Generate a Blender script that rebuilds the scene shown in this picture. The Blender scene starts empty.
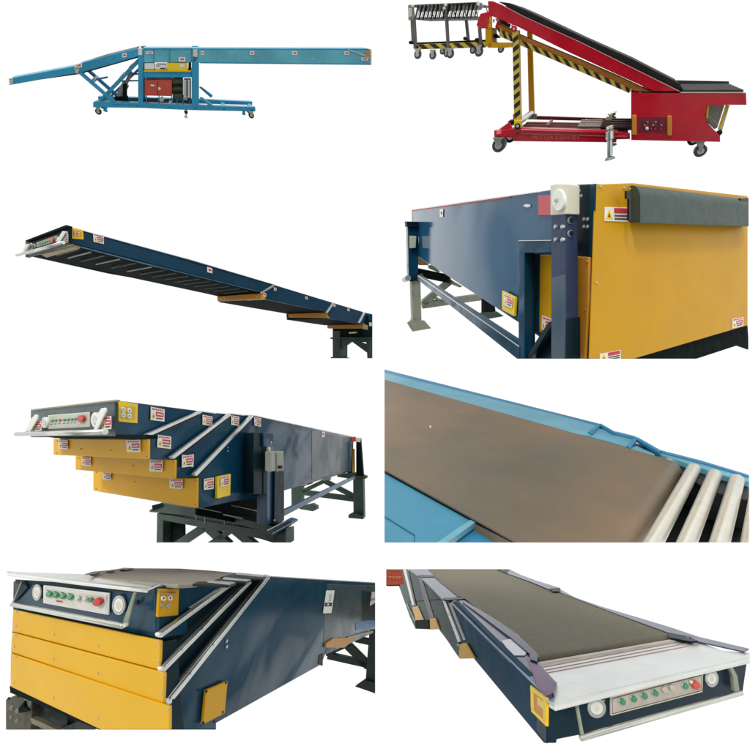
import bpy, bmesh, math, random
from mathutils import Vector
random.seed(7)
FPX = 380.0
CAM = Vector((0, 0, 3.0))
C = bpy.context.scene.collection

def D(x, y): return Vector(((x - 375) / FPX, 1.0, (374.5 - y) / FPX))
def P(x, y, Z): return CAM + D(x, y) * Z
UP = Vector((0, 0, 1))

class Pl:
    """a real plane in the scene: point + two directions; calling it gives points lying on it"""
    def __init__(s, p, u, v=None):
        s.p = p.copy(); s.n = (u.cross(v) if v is not None else u.copy()).normalized()
        if s.n.dot(p - CAM) > 0: s.n = -s.n
    def off(s, d): return Pl(s.p + s.n * d, s.n)
    def at(s, v): return Pl(s.p + v, s.n)
    def __call__(s, x, y, d=0.0):
        r = D(x, y); t = (s.p + s.n * d - CAM).dot(s.n) / r.dot(s.n)
        return CAM + r * t
def Pl3(a, b, c):
    a, b, c = P(*a), P(*b), P(*c)
    return Pl(a, b - a, c - a)

class K:
    """reads measurements taken on an enlargement"""
    def __init__(s, x, y, k): s.x, s.y, s.k = x, y, k
    def __call__(s, *v):
        return [(s.x + a / s.k, s.y + b / s.k) for a, b in v]
    def q(s, a, b): return (s.x + a / s.k, s.y + b / s.k)
PX = K(0, 0, 1)

# ------------------------------------------------------------------ materials
MATS = {}
def lin(h):
    h = h.lstrip('#'); r = []
    for i in (0, 2, 4):
        c = int(h[i:i+2], 16) / 255
        r.append(c / 12.92 if c <= .04045 else ((c + .055) / 1.055) ** 2.4)
    return r
def mat(name, h, rough=.4, metal=0., var=.12, scale=3., bump=0., spec=.5, coat=0., dirt=None, dirtamt=.0, streak=(1, 1, 1), vh=None, ior=1.45, gloss=None):
    if name in MATS: return MATS[name]
    m = bpy.data.materials.new(name); MATS[name] = m; m.use_nodes = True
    nt = m.node_tree; N = nt.nodes; L = nt.links
    b = N['Principled BSDF']
    base = lin(h)
    tc = N.new('ShaderNodeTexCoord'); mp = N.new('ShaderNodeMapping'); mp.inputs['Scale'].default_value = streak
    L.new(tc.outputs['Object'], mp.inputs['Vector'])
    nz = N.new('ShaderNodeTexNoise'); nz.inputs['Scale'].default_value = scale; nz.inputs['Detail'].default_value = 6; nz.inputs['Roughness'].default_value = .6
    L.new(mp.outputs['Vector'], nz.inputs['Vector'])
    cr = N.new('ShaderNodeValToRGB'); cr.color_ramp.elements[0].position = .3; cr.color_ramp.elements[1].position = .7
    lo = [c * (1 - var) for c in base]; hi = [min(1, c * (1 + var)) for c in base]
    if vh: hi = lin(vh)
    cr.color_ramp.elements[0].color = (*lo, 1); cr.color_ramp.elements[1].color = (*hi, 1)
    L.new(nz.outputs['Fac'], cr.inputs['Fac'])
    out = cr.outputs['Color']
    if dirt:
        n2 = N.new('ShaderNodeTexNoise'); n2.inputs['Scale'].default_value = scale * 5; n2.inputs['Detail'].default_value = 8; n2.inputs['Roughness'].default_value = .75
        L.new(mp.outputs['Vector'], n2.inputs['Vector'])
        r2 = N.new('ShaderNodeValToRGB'); r2.color_ramp.elements[0].position = .52; r2.color_ramp.elements[1].position = .78
        r2.color_ramp.elements[1].color = (dirtamt,) * 3 + (1,)
        L.new(n2.outputs['Fac'], r2.inputs['Fac'])
        mx = N.new('ShaderNodeMixRGB'); mx.inputs['Color2'].default_value = (*lin(dirt), 1)
        L.new(r2.outputs['Color'], mx.inputs['Fac']); L.new(out, mx.inputs['Color1']); out = mx.outputs['Color']
    L.new(out, b.inputs['Base Color'])
    rr = N.new('ShaderNodeMapRange'); rr.inputs['To Min'].default_value = rough * .75; rr.inputs['To Max'].default_value = min(1, rough * 1.3)
    n3 = N.new('ShaderNodeTexNoise'); n3.inputs['Scale'].default_value = scale * 2.3; n3.inputs['Detail'].default_value = 4
    L.new(mp.outputs['Vector'], n3.inputs['Vector'])
    L.new(n3.outputs['Fac'], rr.inputs['Value']); L.new(rr.outputs['Result'], b.inputs['Roughness'])
    b.inputs['Metallic'].default_value = metal; b.inputs['IOR'].default_value = ior
    b.inputs['Specular IOR Level'].default_value = spec
    if gloss:      # specular varied in broad noise patches, imitating soft reflections in the paint
        g = N.new('ShaderNodeTexNoise'); g.inputs['Scale'].default_value = gloss[2]; g.inputs['Detail'].default_value = 2; g.inputs['Distortion'].default_value = .6
        gr = N.new('ShaderNodeValToRGB'); gr.color_ramp.elements[0].position = .42; gr.color_ramp.elements[1].position = .6
        gr.color_ramp.elements[0].color = (gloss[0],) * 3 + (1,); gr.color_ramp.elements[1].color = (gloss[1],) * 3 + (1,)
        gm = N.new('ShaderNodeMapping'); gm.inputs['Scale'].default_value = gloss[3] if len(gloss) > 3 else (1, 1, 1)
        L.new(tc.outputs['Object'], gm.inputs['Vector']); L.new(gm.outputs['Vector'], g.inputs['Vector'])
        L.new(g.outputs['Fac'], gr.inputs['Fac']); L.new(gr.outputs['Color'], b.inputs['Specular IOR Level'])
    b.inputs['Coat Weight'].default_value = coat; b.inputs['Coat Roughness'].default_value = .15
    if bump:
        bp = N.new('ShaderNodeBump'); bp.inputs['Strength'].default_value = bump; bp.inputs['Distance'].default_value = .02
        n4 = N.new('ShaderNodeTexNoise'); n4.inputs['Scale'].default_value = scale * 8; n4.inputs['Detail'].default_value = 3
        L.new(mp.outputs['Vector'], n4.inputs['Vector'])
        L.new(n4.outputs['Fac'], bp.inputs['Height']); L.new(bp.outputs['Normal'], b.inputs['Normal'])
    return m

teal = mat('teal_paint', '#3397be', .35, var=.14, scale=2, bump=.05, dirt='#7fb8c4', dirtamt=.2, spec=.3)
teal_l = mat('pale_teal_paint', '#60b6cb', .3, var=.22, scale=1.5, bump=.04, dirt='#b5dbe0', dirtamt=.35)
red = mat('red_paint', '#c2142a', .3, var=.14, scale=2.5, bump=.03, dirt='#c9606a', dirtamt=.12, ior=1.4, gloss=(.1, 1., .5))
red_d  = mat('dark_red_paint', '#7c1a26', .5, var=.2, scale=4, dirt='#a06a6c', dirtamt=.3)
cabred = mat('cabinet_red', '#bd4a3c', .4, var=.1)
yel = mat('yellow_paint', '#cc9a14', .4, var=.05, scale=1.2, bump=.02, dirt='#bb8a1e', dirtamt=.15, spec=.2, ior=1.35)
oran   = mat('orange_yellow_paint', '#cf8d2b', .45, var=.1, scale=2)
ybri   = mat('bright_yellow_paint', '#f2cf1c', .4, var=.05)
navy = mat('navy_paint', '#0f4059', .18, var=.16, scale=1.2, bump=.02, dirt='#3a5a6e', dirtamt=.12, ior=1.3, gloss=(.1, .6, .7, (1, 1, 1.6)))
navy_t = mat('bright_navy_paint', '#1f5577', .1, var=.15, scale=.8, bump=.01, dirt='#4a7086', dirtamt=.15, ior=1.38, gloss=(.08, .5, .13, (1, 1, 1.6)))
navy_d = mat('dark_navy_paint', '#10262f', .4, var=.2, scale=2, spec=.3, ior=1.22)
navy_s = mat('sea_navy_paint', '#163e52', .18, var=.2, scale=1.2, bump=.02, dirt='#4d6c74', dirtamt=.18, ior=1.3, gloss=(.05, .35, .5, (1, 1, 2.2)))
bgreen = mat('green_grey_paint', '#34483f', .5, var=.2, scale=3, dirt='#5d6a5c', dirtamt=.3, spec=.3)
ggrey  = mat('grey_green_steel', '#8d9482', .5, var=.15, scale=3, dirt='#6d7464', dirtamt=.4)
dark   = mat('dark_rubber', '#151a19', .7, var=.3, scale=6, spec=.25)
dkgrn  = mat('dark_green_and_shade_paint', '#151f1c', .7, var=.3, scale=4, dirt='#35403a', dirtamt=.2, spec=.1, ior=1.2)  # dark green parts; also paints shade on boom undersides
steel = mat('brushed_steel', '#cfd2ca', .26, .85, var=.06, scale=2)
alu = mat('aluminium_trim', '#cfd3d0', .3, .7, var=.08, scale=6, dirt='#8b908a', dirtamt=.25)
grey   = mat('grey_enamel', '#9aa09a', .45, var=.1)
beige  = mat('beige_paint', '#d8d5c2', .45, var=.05)
white  = mat('white_paint', '#e6e8e2', .4, var=.04, scale=2)
tray_m = mat('white_steel_tray', '#dfe3e0', .32, .45, var=.07, scale=1.6, dirt='#b8bcb8', dirtamt=.25, bump=.03)
labelw = mat('label_white', '#ece9e4', .5, var=.03)
labelr = mat('label_red', '#c9303a', .5, var=.1)
greenb = mat('green_button', '#2f8f5c', .35, var=.1)
redb   = mat('red_button', '#c23a30', .35, var=.1)
ink    = mat('dark_ink', '#2b2c2e', .6, var=.1)
black  = mat('black_paint', '#0c1012', .4, var=.2, spec=.3)
belt_b = mat('brown_belt', '#555951', .42, var=.03, scale=.32, bump=.04, vh='#8a6f54', dirt='#7d7260', dirtamt=.12, spec=.3)
belt_o = mat('olive_belt', '#7a7665', .75, var=.1, scale=9, bump=.2, dirt='#8e8970', dirtamt=.5, spec=.2)
belt_t = mat('tan_belt', '#8f897e', .75, var=.08, scale=5, bump=.2, dirt='#b0a594', dirtamt=.4, spec=.2)
belt_k = mat('black_belt', '#20221f', .7, var=.3, scale=5, bump=.2, spec=.3)
rubber = mat('roller_rubber', '#3e4f4b', .5, var=.12, scale=3, bump=.1, spec=.4)
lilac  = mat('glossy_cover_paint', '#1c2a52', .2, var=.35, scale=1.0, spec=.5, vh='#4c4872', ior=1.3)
lilac_l = mat('pale_lilac_steel', '#50546f', .25, 0., var=.1, spec=.5, ior=1.3)
sky_b  = mat('sky_blue_paint', '#3a7f9a', .4, var=.08, scale=1.0, bump=.05, dirt='#79b7c8', dirtamt=.25)
sky_d  = mat('deep_sky_blue_paint', '#2f7ba3', .4, var=.1, scale=1.5)
sky_l  = mat('pale_sky_blue_paint', '#639db1', .35, var=.12, scale=2)
orred  = mat('orange_red_paint', '#c4583f', .5, var=.12, scale=6, dirt='#d68a6c', dirtamt=.5)
gglaze = mat('grey_green_reflection', '#374a50', .25, var=.2, scale=1.5, dirt='#566768', dirtamt=.15, ior=1.3, gloss=(.2, .7, .5))  # stands in for reflections on navy hull sides
wood   = mat('plywood', '#c08f52', .6, var=.15, scale=4, streak=(1, 1, 6))
chain  = mat('link_steel', '#5b5552', .45, .5, var=.25, scale=8)
glassg = mat('grey_panel', '#8f9791', .3, var=.1)
pump   = mat('machine_green', '#3d4a36', .6, var=.3, scale=9, dirt='#6a6a50', dirtamt=.6)
brick  = mat('concrete_block', '#6d6a60', .8, var=.2, scale=6, bump=.3)
purple = mat('violet_navy_paint', '#33405c', .3, var=.2, scale=1.4, bump=.03, spec=.3, ior=1.25)
tan    = mat('tan_strip', '#a58a5c', .5, var=.12)

# ------------------------------------------------------------------ things
class Thing:
    def __init__(s, name, loc, label, cat, group=None, crop=(None,) * 4):
        s.o = bpy.data.objects.new(name, None); C.objects.link(s.o)
        s.loc = loc.copy(); s.o.location = loc; s.o.empty_display_size = .3
        s.o['label'] = label; s.o['category'] = cat
        if group: s.o['group'] = group
        s.crop = crop      # left, top, right, bottom: where the machine is sawn off

class B:
    """collects pieces of one part and links them as ONE mesh"""
    def __init__(s, thing, name, m, parent=None, label=None, bevel=.012):
        s.t, s.name, s.parent, s.label, s.bevel = thing, name, parent, label, bevel
        s.bm = bmesh.new(); s.ms = [m]; s.mi = 0
    def m(s, m):
        if m not in s.ms: s.ms.append(m)
        s.mi = s.ms.index(m); return s
    def _face(s, vs):
        try: f = s.bm.faces.new(vs)
        except ValueError: return
        f.material_index = s.mi
    def solid(s, pts, vec):
        """polygon given by its real points, thickened by the vector"""
        a = [s.bm.verts.new(p) for p in pts]; b = [s.bm.verts.new(p + vec) for p in pts]
        s._face(a); s._face(b[::-1]); n = len(a)
        for i in range(n): s._face([a[i], b[i], b[(i+1) % n], a[(i+1) % n]])
        return s
    def pr(s, pl, pts, th=.03, d=0., v=None, sh=None):
        p3 = [pl(x, y, d) for x, y in pts]
        if sh is not None: p3 = [p + sh for p in p3]
        return s.solid(p3, v if v is not None else -pl.n * th)
    def box(s, pl, x0, y0, x1, y1, th=.03, d=0., v=None, sh=None):
        return s.pr(pl, [(x0, y0), (x1, y0), (x1, y1), (x0, y1)], th, d, v, sh)
    def bar(s, pl, x0, y0, x1, y1, w, th=.03, d=0., v=None, sh=None, w2=None):
        dx, dy = x1 - x0, y1 - y0; l = math.hypot(dx, dy); nx, ny = -dy / l, dx / l
        h = w / 2; g = (w2 if w2 else w) / 2
        return s.pr(pl, [(x0 + nx*h, y0 + ny*h), (x1 + nx*g, y1 + ny*g), (x1 - nx*g, y1 - ny*g), (x0 - nx*h, y0 - ny*h)], th, d, v, sh)
    def tube(s, p, q, r, r2=None, seg=20, caps=True):
        ax = (q - p).normalized(); u = ax.orthogonal().normalized(); w = ax.cross(u)
        r2 = r if r2 is None else r2
        A = [s.bm.verts.new(p + (u * math.cos(t) + w * math.sin(t)) * r) for t in [2*math.pi*i/seg for i in range(seg)]]
        E = [s.bm.verts.new(q + (u * math.cos(t) + w * math.sin(t)) * r2) for t in [2*math.pi*i/seg for i in range(seg)]]
        for i in range(seg): s._face([A[i], A[(i+1) % seg], E[(i+1) % seg], E[i]])
        if caps: s._face(A[::-1]); s._face(E)
        return s
    def path(s, pts, r):
        for a, b in zip(pts, pts[1:]): s.tube(a, b, r)
        for p in pts[1:-1]: s.ball(p, r)
        return s
    def ball(s, p, r):
        g = bmesh.ops.create_uvsphere(s.bm, u_segments=14, v_segments=10, radius=r)
        for v in g['verts']:
            v.co += p
            for f in v.link_faces: f.material_index = s.mi
        return s
    def disc(s, pl, x, y, rx, th=.03, d=0., ry=None, seg=24):
        """round plate lying on the plane"""
        ry = ry or rx
        pts = [pl(x + rx * math.cos(t), y + ry * math.sin(t), d) for t in [2*math.pi*i/seg for i in range(seg)]]
        return s.solid(pts, -pl.n * th)
    def done(s):
        bm = s.bm
        bmesh.ops.remove_doubles(bm, verts=bm.verts, dist=1e-6)
        bmesh.ops.recalc_face_normals(bm, faces=bm.faces)
        l, t, r, b = s.t.crop
        H = 374.5
        for val, ax in ((l, 0), (r, 0), (t, 1), (b, 1)):
            if val is None: continue
            if ax == 0:
                n = Vector((1, -(val - 375) / FPX, 0)); n = n if val == r and val is not l else -n
            else:
                n = Vector((0, -(H - val) / FPX, 1)); n = -n if val == b else n
            if not bm.verts or all((v.co - CAM).dot(n) <= 0 for v in bm.verts): continue
            g = bmesh.ops.bisect_plane(bm, geom=bm.verts[:] + bm.edges[:] + bm.faces[:], plane_co=CAM, plane_no=n, clear_outer=True, dist=1e-6)
            ed = [e for e in g['geom_cut'] if isinstance(e, bmesh.types.BMEdge)]
            try: bmesh.ops.holes_fill(bm, edges=[e for e in ed if e.is_boundary], sides=0)
            except Exception: pass
        if not bm.verts: bm.free(); return None
        me = bpy.data.meshes.new(s.name)
        for v in bm.verts: v.co -= s.t.loc
        bm.to_mesh(me); bm.free()
        for m in s.ms: me.materials.append(m)
        o = bpy.data.objects.new(s.name, me); C.objects.link(o)
        o.parent = s.parent or s.t.o
        if s.label: o['label'] = s.label
        if s.bevel:
            md = o.modifiers.new('bevel', 'BEVEL'); md.width = s.bevel; md.segments = 2; md.limit_method = 'ANGLE'; md.angle_limit = math.radians(50)
            md.harden_normals = False
        for p in me.polygons: p.use_smooth = False
        try: me.shade_auto_smooth(use_auto_smooth=True, angle=math.radians(40))
        except Exception: pass
        if s.name in SMOOTH:
            for p in me.polygons: p.use_smooth = len(p.vertices) == 4 or len(p.vertices) == 3
        return o
SMOOTH = {'handle_bar', 'idler_roller', 'wheel', 'drive_roller'}

def quad(tl, tr, br, bl):
    def f(u, v):
        a = (tl[0] + (tr[0]-tl[0])*u, tl[1] + (tr[1]-tl[1])*u); b = (bl[0] + (br[0]-bl[0])*u, bl[1] + (br[1]-bl[1])*u)
        return (a[0] + (b[0]-a[0])*v, a[1] + (b[1]-a[1])*v)
    return f
def rq(f, u0, v0, u1, v1): return [f(u0, v0), f(u1, v0), f(u1, v1), f(u0, v1)]

def sticker(t, pl, pts, kind='warn', d=.02, parent=None):
    """pts: TL TR BR BL. a warning label: red block, yellow triangle, small print"""
    f = quad(*pts); b = B(t, 'warning_label', labelw, parent, bevel=0)
    e = .004
    b.pr(pl, rq(f, 0, 0, 1, 1), .006, d)
    if kind == 'warn':
        b.m(labelr).pr(pl, rq(f, .38, .3, .94, .66), .003, d + e)
        b.m(labelr); 
        for i in range(6): b.pr(pl, rq(f, .1 + i*.14, .08, .19 + i*.14, .2), .003, d + e)
        b.m(ybri).pr(pl, [f(.08, .84), f(.2, .42), f(.34, .84)], .003, d + e)
        b.m(ink).pr(pl, [f(.18, .76), f(.205, .56), f(.24, .76)], .003, d + 2*e)
        b.m(ink)
        for i in range(5): b.pr(pl, rq(f, .42 + i*.1, .76, .49 + i*.1, .86), .003, d + e)
        b.m(labelw)
        for i in range(5): b.pr(pl, rq(f, .44 + i*.09, .42, .5 + i*.09, .54), .003, d + 2*e)
    elif kind == 'wide':     # electricity warning: yellow triangle left, red heading right
        b.m(labelr).pr(pl, rq(f, .4, .06, .97, .42), .003, d + e)
        b.m(ybri).pr(pl, [f(.04, .85), f(.19, .15), f(.35, .85)], .003, d + e)
        b.m(ink).pr(pl, [f(.15, .72), f(.19, .42), f(.24, .72)], .003, d + 2*e)
        for r in range(2):
            for i in range(8): b.pr(pl, rq(f, .42 + i*.068, .54 + r*.22, .47 + i*.068, .66 + r*.22), .003, d + e)
    elif kind == 'small':
        b.m(labelr).pr(pl, rq(f, .25, .3, .8, .65), .003, d + e)
    elif kind == 'blue':
        b.m(navy).pr(pl, rq(f, .25, .2, .75, .5), .003, d + e)
        b.m(ink).pr(pl, rq(f, .2, .62, .8, .72), .003, d + e)
    return b.done()

def bolt(t, pl, x, y, r=.8, d=.03, m=None, parent=None, th=.03):
    b = B(t, 'bolt', m or steel, parent, bevel=.006)
    Z = (pl(x, y) - CAM).y; R = r * Z / FPX
    c = pl(x, y, d)
    b.tube(c - pl.n * th, c - pl.n * .008, R, seg=6 if r > 1.2 else 12)
    b.tube(c - pl.n * .01, c - pl.n * .008 + pl.n * R * .3, R * .55, seg=12)
    return b.done()

def words(t, name, pl, pts, s, m, d=.02, parent=None, bold=.0):
    cu = bpy.data.curves.new('txt', 'FONT'); cu.body = s; cu.extrude = 0; cu.offset = bold
    o = bpy.data.objects.new('txt', cu); C.objects.link(o)
    dg = bpy.context.evaluated_depsgraph_get(); me = o.evaluated_get(dg).to_mesh()
    vs = [v.co.copy() for v in me.vertices]; fs = [list(p.vertices) for p in me.polygons]
    o.evaluated_get(dg).to_mesh_clear(); bpy.data.objects.remove(o); bpy.data.curves.remove(cu)
    x0 = min(v.x for v in vs); x1 = max(v.x for v in vs); y0 = min(v.y for v in vs); y1 = max(v.y for v in vs)
    f = quad(*pts); b = B(t, name, m, parent, bevel=0)
    V = [b.bm.verts.new(pl(*f((v.x-x0)/(x1-x0), 1-(v.y-y0)/(y1-y0)), d)) for v in vs]
    for q in fs: b._face([V[i] for i in q])
    g = bmesh.ops.extrude_face_region(b.bm, geom=b.bm.faces[:])
    for e in g['geom']:
        if isinstance(e, bmesh.types.BMVert): e.co += pl.n * .006
    return b.done()

def caster(t, pl, x, y, r, top, sh=None, axis=None, wm=None, fork=None, w=.08, parent=None):
    """swivel caster: plate and fork with a wheel between"""
    wm = wm or dark; fork = fork or steel
    axis = axis or -pl.n; sh = sh or Vector((0, 0, 0))
    c = pl(x, y) + sh; R = r * (pl(x, y) - CAM).y / FPX
    b = B(t, 'caster', fork, parent, bevel=.004)
    for k in (-1, 1):
        q = [pl(x - r*.75, top) , pl(x + r*.75, top), pl(x + r*.25, y), pl(x - r*.25, y)]
        b.solid([p + sh + axis * (k * w * .75) for p in q], axis * .015)
    q = [pl(x - r*.8, top), pl(x + r*.8, top), pl(x + r*.8, top + 1), pl(x - r*.8, top + 1)]
    b.solid([p + sh - axis * w * .8 for p in q], axis * w * 1.7)
    o = b.done()
    b = B(t, 'wheel', wm, o, bevel=.006); b.tube(c - axis * w/2, c + axis * w/2, R, seg=24)
    b.m(alu).tube(c - axis * (w/2 + .006), c + axis * (w/2 + .006), R * .55, seg=16)
    b.done()
    return o

def stripes(b, pl, p, q, n, hw0, hw1, th=.01, d=.006, sl=.5, m1=None):
    """hazard stripes along the strip whose upper edge is p0-p1 and lower edge q0-q1"""
    f = quad(p[0], p[1], q[1], q[0]); b.m(m1 or black)
    for i in range(n):
        u = (i + .25) / n; w = .5 / n; s = sl / n
        a = [f(min(1, u), .03), f(min(1, u + w), .03), f(min(1, max(0, u + w + s)), .97), f(min(1, max(0, u + s)), .97)]
        b.pr(pl, a, th, d)
yel_b = mat('warm_yellow_paint', '#e0b028', .4, var=.04, scale=1.2, bump=.02, dirt='#cfa030', dirtamt=.15, spec=.2, ior=1.35)
navy_f = mat('ink_navy_paint', '#0d2a38', .35, var=.15, scale=2, spec=.25, ior=1.22)
bgreen_d = mat('dark_green_grey_paint', '#29332c', .6, var=.2, scale=3, spec=.2)
wood_d = mat('weathered_timber', '#7d7460', .7, var=.2, scale=5)

amber = mat('amber_paint', '#e6ae1c', .4, var=.05, scale=1.2, bump=.02, dirt='#cf9c22', dirtamt=.15, spec=.2, ior=1.35)

navy_g = mat('grey_navy_paint', '#23455c', .35, var=.15, scale=1.2, bump=.03, dirt='#3d5766', dirtamt=.25, spec=.2, ior=1.22)

navy_h = mat('deep_blue_paint', '#123f58', .4, var=.12, scale=1.2, bump=.02, dirt='#33566a', dirtamt=.12, spec=.15, ior=1.12)
slate = mat('slate_grey_paint', '#4b5c5c', .45, var=.15, scale=1.5, dirt='#5f6f6c', dirtamt=.2, spec=.15, ior=1.15)
# ================================================================== 1: blue mobile conveyor, top left
def machine_blue():
    fp = Pl(P(190, 90, 8), D(190, -10)); b = D(190, -10).normalized(); W = b * .72
    t = Thing('mobile_conveyor', fp(190, 107), 'long light blue mobile belt conveyor with scissor legs, red cabinet and level right boom', 'conveyor')
    k = K(85, 45, 6.25); kl = K(0, 30, 3.75); kr = K(180, 30, 3.75)
    # base
    o = B(t, 'base_frame', teal)
    beam = [(93, 102.2), (97.5, 101.2), (140, 102.8), (196, 105.2), (255.3, 107), (255.6, 111.5), (192, 110.2), (140, 108), (93, 107.4)]
    o.pr(fp, beam, v=b * .14); o.pr(fp, [(93, 102.2), (196, 104.6), (255.3, 107), (255.6, 110.5), (192, 109.2), (93, 106.4)], v=b * .14, sh=W * .86)
    for x, y in ((97, 103.5), (138, 104.5), (170, 105.5), (196, 106.5), (224, 107.6), (252, 108.6)):
        o.box(fp, x - 2, y, x + 2, y + 2.6, v=W * .9)
    o.pr(fp, [(199.5, 92), (202, 91.5), (214, 100.5), (212, 103)], v=b * .1, sh=W * .8)
    o.pr(fp, [(199.5, 98), (202, 97.5), (214, 106), (212, 108)], v=b * .1)
    o.done()
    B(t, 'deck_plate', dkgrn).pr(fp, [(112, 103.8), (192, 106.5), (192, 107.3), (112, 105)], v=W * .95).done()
    # scissor legs
    for sh in (W * .85, Vector((0, 0, 0))):
        o = B(t, 'scissor_leg', teal)
        o.bar(fp, 78, 71, 115, 103, 3.4, v=b * .07, sh=sh); o.done()
        o = B(t, 'scissor_leg', teal)
        o.bar(fp, 98, 103.5, 139, 60.5, 3.6, v=b * .07, sh=sh + b * .08); o.done()
    o = B(t, 'scissor_rung', teal)
    for x, y in ((92, 82), (107, 95.5), (121, 78.5), (130, 69)):
        o.tube(fp(x, y), fp(x, y) + W * .9, .03)
    o.m(teal); o.bar(fp, 119, 78.5, 138, 77, 1.6, v=b*.06, sh=W*.6); o.bar(fp, 119, 84, 138, 83.5, 1.4, v=b*.06, sh=W*.5)
    o.bar(fp, 104, 104, 139, 70, 2.6, v=b*.06, sh=W*.6)
    o.bar(fp, 92, 82.5, 105, 80, 1.8, v=b*.06, sh=W*.5)
    o.done()
    B(t, 'hydraulic_cylinder', grey).tube(fp(116, 103) + W*.5, fp(124, 86) + W*.5, .06).tube(fp(124, 86)+W*.5, fp(130, 74)+W*.5, .03).done()
    B(t, 'motor', dkgrn).box(fp, 121.5, 86, 125, 101, v=b*.2, sh=W*.3).box(fp, 113, 99, 126, 103.5, v=b*.2, sh=W*.3).done()
    # posts
    for x0, x1, y1 in ((138, 143, 103.5), (191.8, 199, 106.2)):
        for sh in (W * .85, Vector((0, 0, 0))):
            B(t, 'post', teal).box(fp, x0, 49, x1, y1, v=b * .12, sh=sh).done()
    o = B(t, 'cross_beam', teal)
    for sh in (W * .85, b*.02):
        o.box(fp, 143, 72, 191.8, 77.6, v=b * .1, sh=sh)
    o.pr(fp, [(143, 72), (191.8, 72.4), (191.8, 73.4), (143, 73)], v=W*.9)
    o.done()
    # upper body
    o = B(t, 'conveyor_body', teal_l)
    o.box(fp, 143, 48.6, 191.8, 62.6, v=W*.4, sh=b*.03)
    o.m(teal).box(fp, 143, 47.9, 192, 49, v=W*.4)
    o.done()
    o = B(t, 'equipment_tray', ybri); o.box(fp, 143.6, 70.3, 191, 71.8, v=W*.8); o.done()
    q = [k.q(512, 112), k.q(642, 112), k.q(642, 160), k.q(512, 158)]
    o = B(t, 'yellow_box', ybri); o.pr(fp, q, v=W * .5); o.m(white).pr(fp, k((592, 118), (622, 118), (622, 138), (592, 138)), d=.006, th=.01); yb = o.done()
    B(t, 'control_box', white).pr(fp, k((372, 114), (432, 114), (432, 154), (372, 152)), v=W*.5).done()
    B(t, 'control_box', white).pr(fp, k((440, 124), (506, 124), (506, 154), (440, 154)), v=W*.5).m(labelr).pr(fp, k((445, 128), (468, 128), (468, 133), (445, 133)), th=.01, d=.006).m(ink).pr(fp, k((470, 142), (500, 142), (500, 150), (470, 150)), th=.01, d=.006).done()
    B(t, 'motor', dkgrn).pr(fp, k((646, 115), (664, 115), (664, 155), (646, 155)), v=W*.5).done()
    # cabinet with two doors
    o = B(t, 'electric_cabinet', cabred); o.pr(fp, k((371, 220), (545, 218), (545, 322), (371, 318)), v=W*.55, sh=b*.04); cab = o.done()
    for pts in (((374, 223), (453, 222), (453, 317), (374, 315)), ((457, 222), (541, 221), (541, 319), (457, 317))):
        B(t, 'door', cabred, cab, bevel=.008).pr(fp, k(*pts), th=.02, d=-.01).done()
    B(t, 'door_plate', white, cab, bevel=0).pr(fp, k((410, 246), (434, 249), (434, 258), (410, 255)), th=.01, d=.0).done(); B(t, 'door_plate', white, cab, bevel=0).pr(fp, k((458, 262), (474, 268), (470, 282), (458, 278)), th=.01, d=.0).done()
    B(t, 'drive_pulley', alu, bevel=.004).disc(fp, *k.q(480, 340), 2.3, th=.1, d=0).m(grey).disc(fp, *k.q(480, 340), 1.1, th=.05, d=.04).done()
    o = B(t, 'pump_unit', pump)
    o.pr(fp, k((547, 215), (612, 215), (612, 340), (547, 340)), v=W*.5, sh=b*.05)
    for i in range(5): o.m(dkgrn if i % 2 else pump).box(fp, 172.6, 81+i*3.5, 182.5, 83+i*3.5, v=b*.1, sh=b*.02)
    o.done()
    o = B(t, 'oil_tank', grey); o.m(pump).pr(fp, k((616, 222), (664, 222), (664, 350), (616, 350)), v=W*.4, sh=b*.05)
    o.m(alu)
    for x in (625, 650): o.tube(fp(*k.q(x, 215)), fp(*k.q(x, 330)), .03)
    o.m(grey).pr(fp, k((616, 318), (640, 318), (640, 345), (616, 345)), v=b*.1)
    o.done()
    for x in (360+22, 460, 540, 575, 612, 655):
        B(t, 'strut', teal, bevel=0).box(fp, *k.q(x-3, 320), *k.q(x+3, 372), v=b*.05, sh=b*.1).done()
    # booms
    o = B(t, 'left_boom', teal)
    lb = kl((35, 181), (285, 134), (300, 124), (430, 88), (516, 68), (520, 98), (440, 122), (300, 160), (270, 164), (38, 206))
    o.pr(fp, lb, v=W*.45)
    o.m(dkgrn).pr(fp, kl((60, 198), (520, 96), (520, 104), (300, 166), (150, 187), (38, 207)), v=W*.8, sh=W*.05, d=-.02)  # dark strip paints the shade along the boom's belly
    lbo = o.done()
    B(t, 'belt', black, lbo).pr(fp, kl((330, 118), (395, 98), (460, 82), (518, 68), (518, 71), (462, 86), (400, 103), (335, 122)), v=W*.4, sh=b*.05+UP*.01).done()
    B(t, 'boom_hinge', alu).pr(fp, kl((276, 134), (292, 130), (298, 150), (292, 166), (282, 160)), th=.02, d=.02).m(steel).disc(fp, *kl.q(286, 142), 1.6, d=.04, th=.02).done()
    B(t, 'end_cap', alu).pr(fp, kl((31, 181), (46, 178), (50, 204), (36, 208)), th=.03, d=.01).done()
    o = B(t, 'right_boom', teal_l)
    o.pr(fp, kr((45, 69), (718, 72), (718, 130), (75, 123), (45, 121)), v=W*.4)
    o.m(teal).pr(fp, kr((45, 68), (700, 69), (718, 73), (45, 72)), v=W*.4, d=.01)
    o.pr(fp, kr((75, 120), (718, 126), (718, 131), (75, 125)), v=b*.03, d=.012)
    rb = o.done()
    B(t, 'guide_rail', alu, rb, bevel=.004).bar(fp, *kr.q(630, 73), *kr.q(712, 104), 1.1, th=.03, d=.02).done()
    B(t, 'end_cap', alu, rb).pr(fp, kr((712, 75), (719, 75), (719, 130), (712, 130)), th=.03, d=.02).done()
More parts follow.
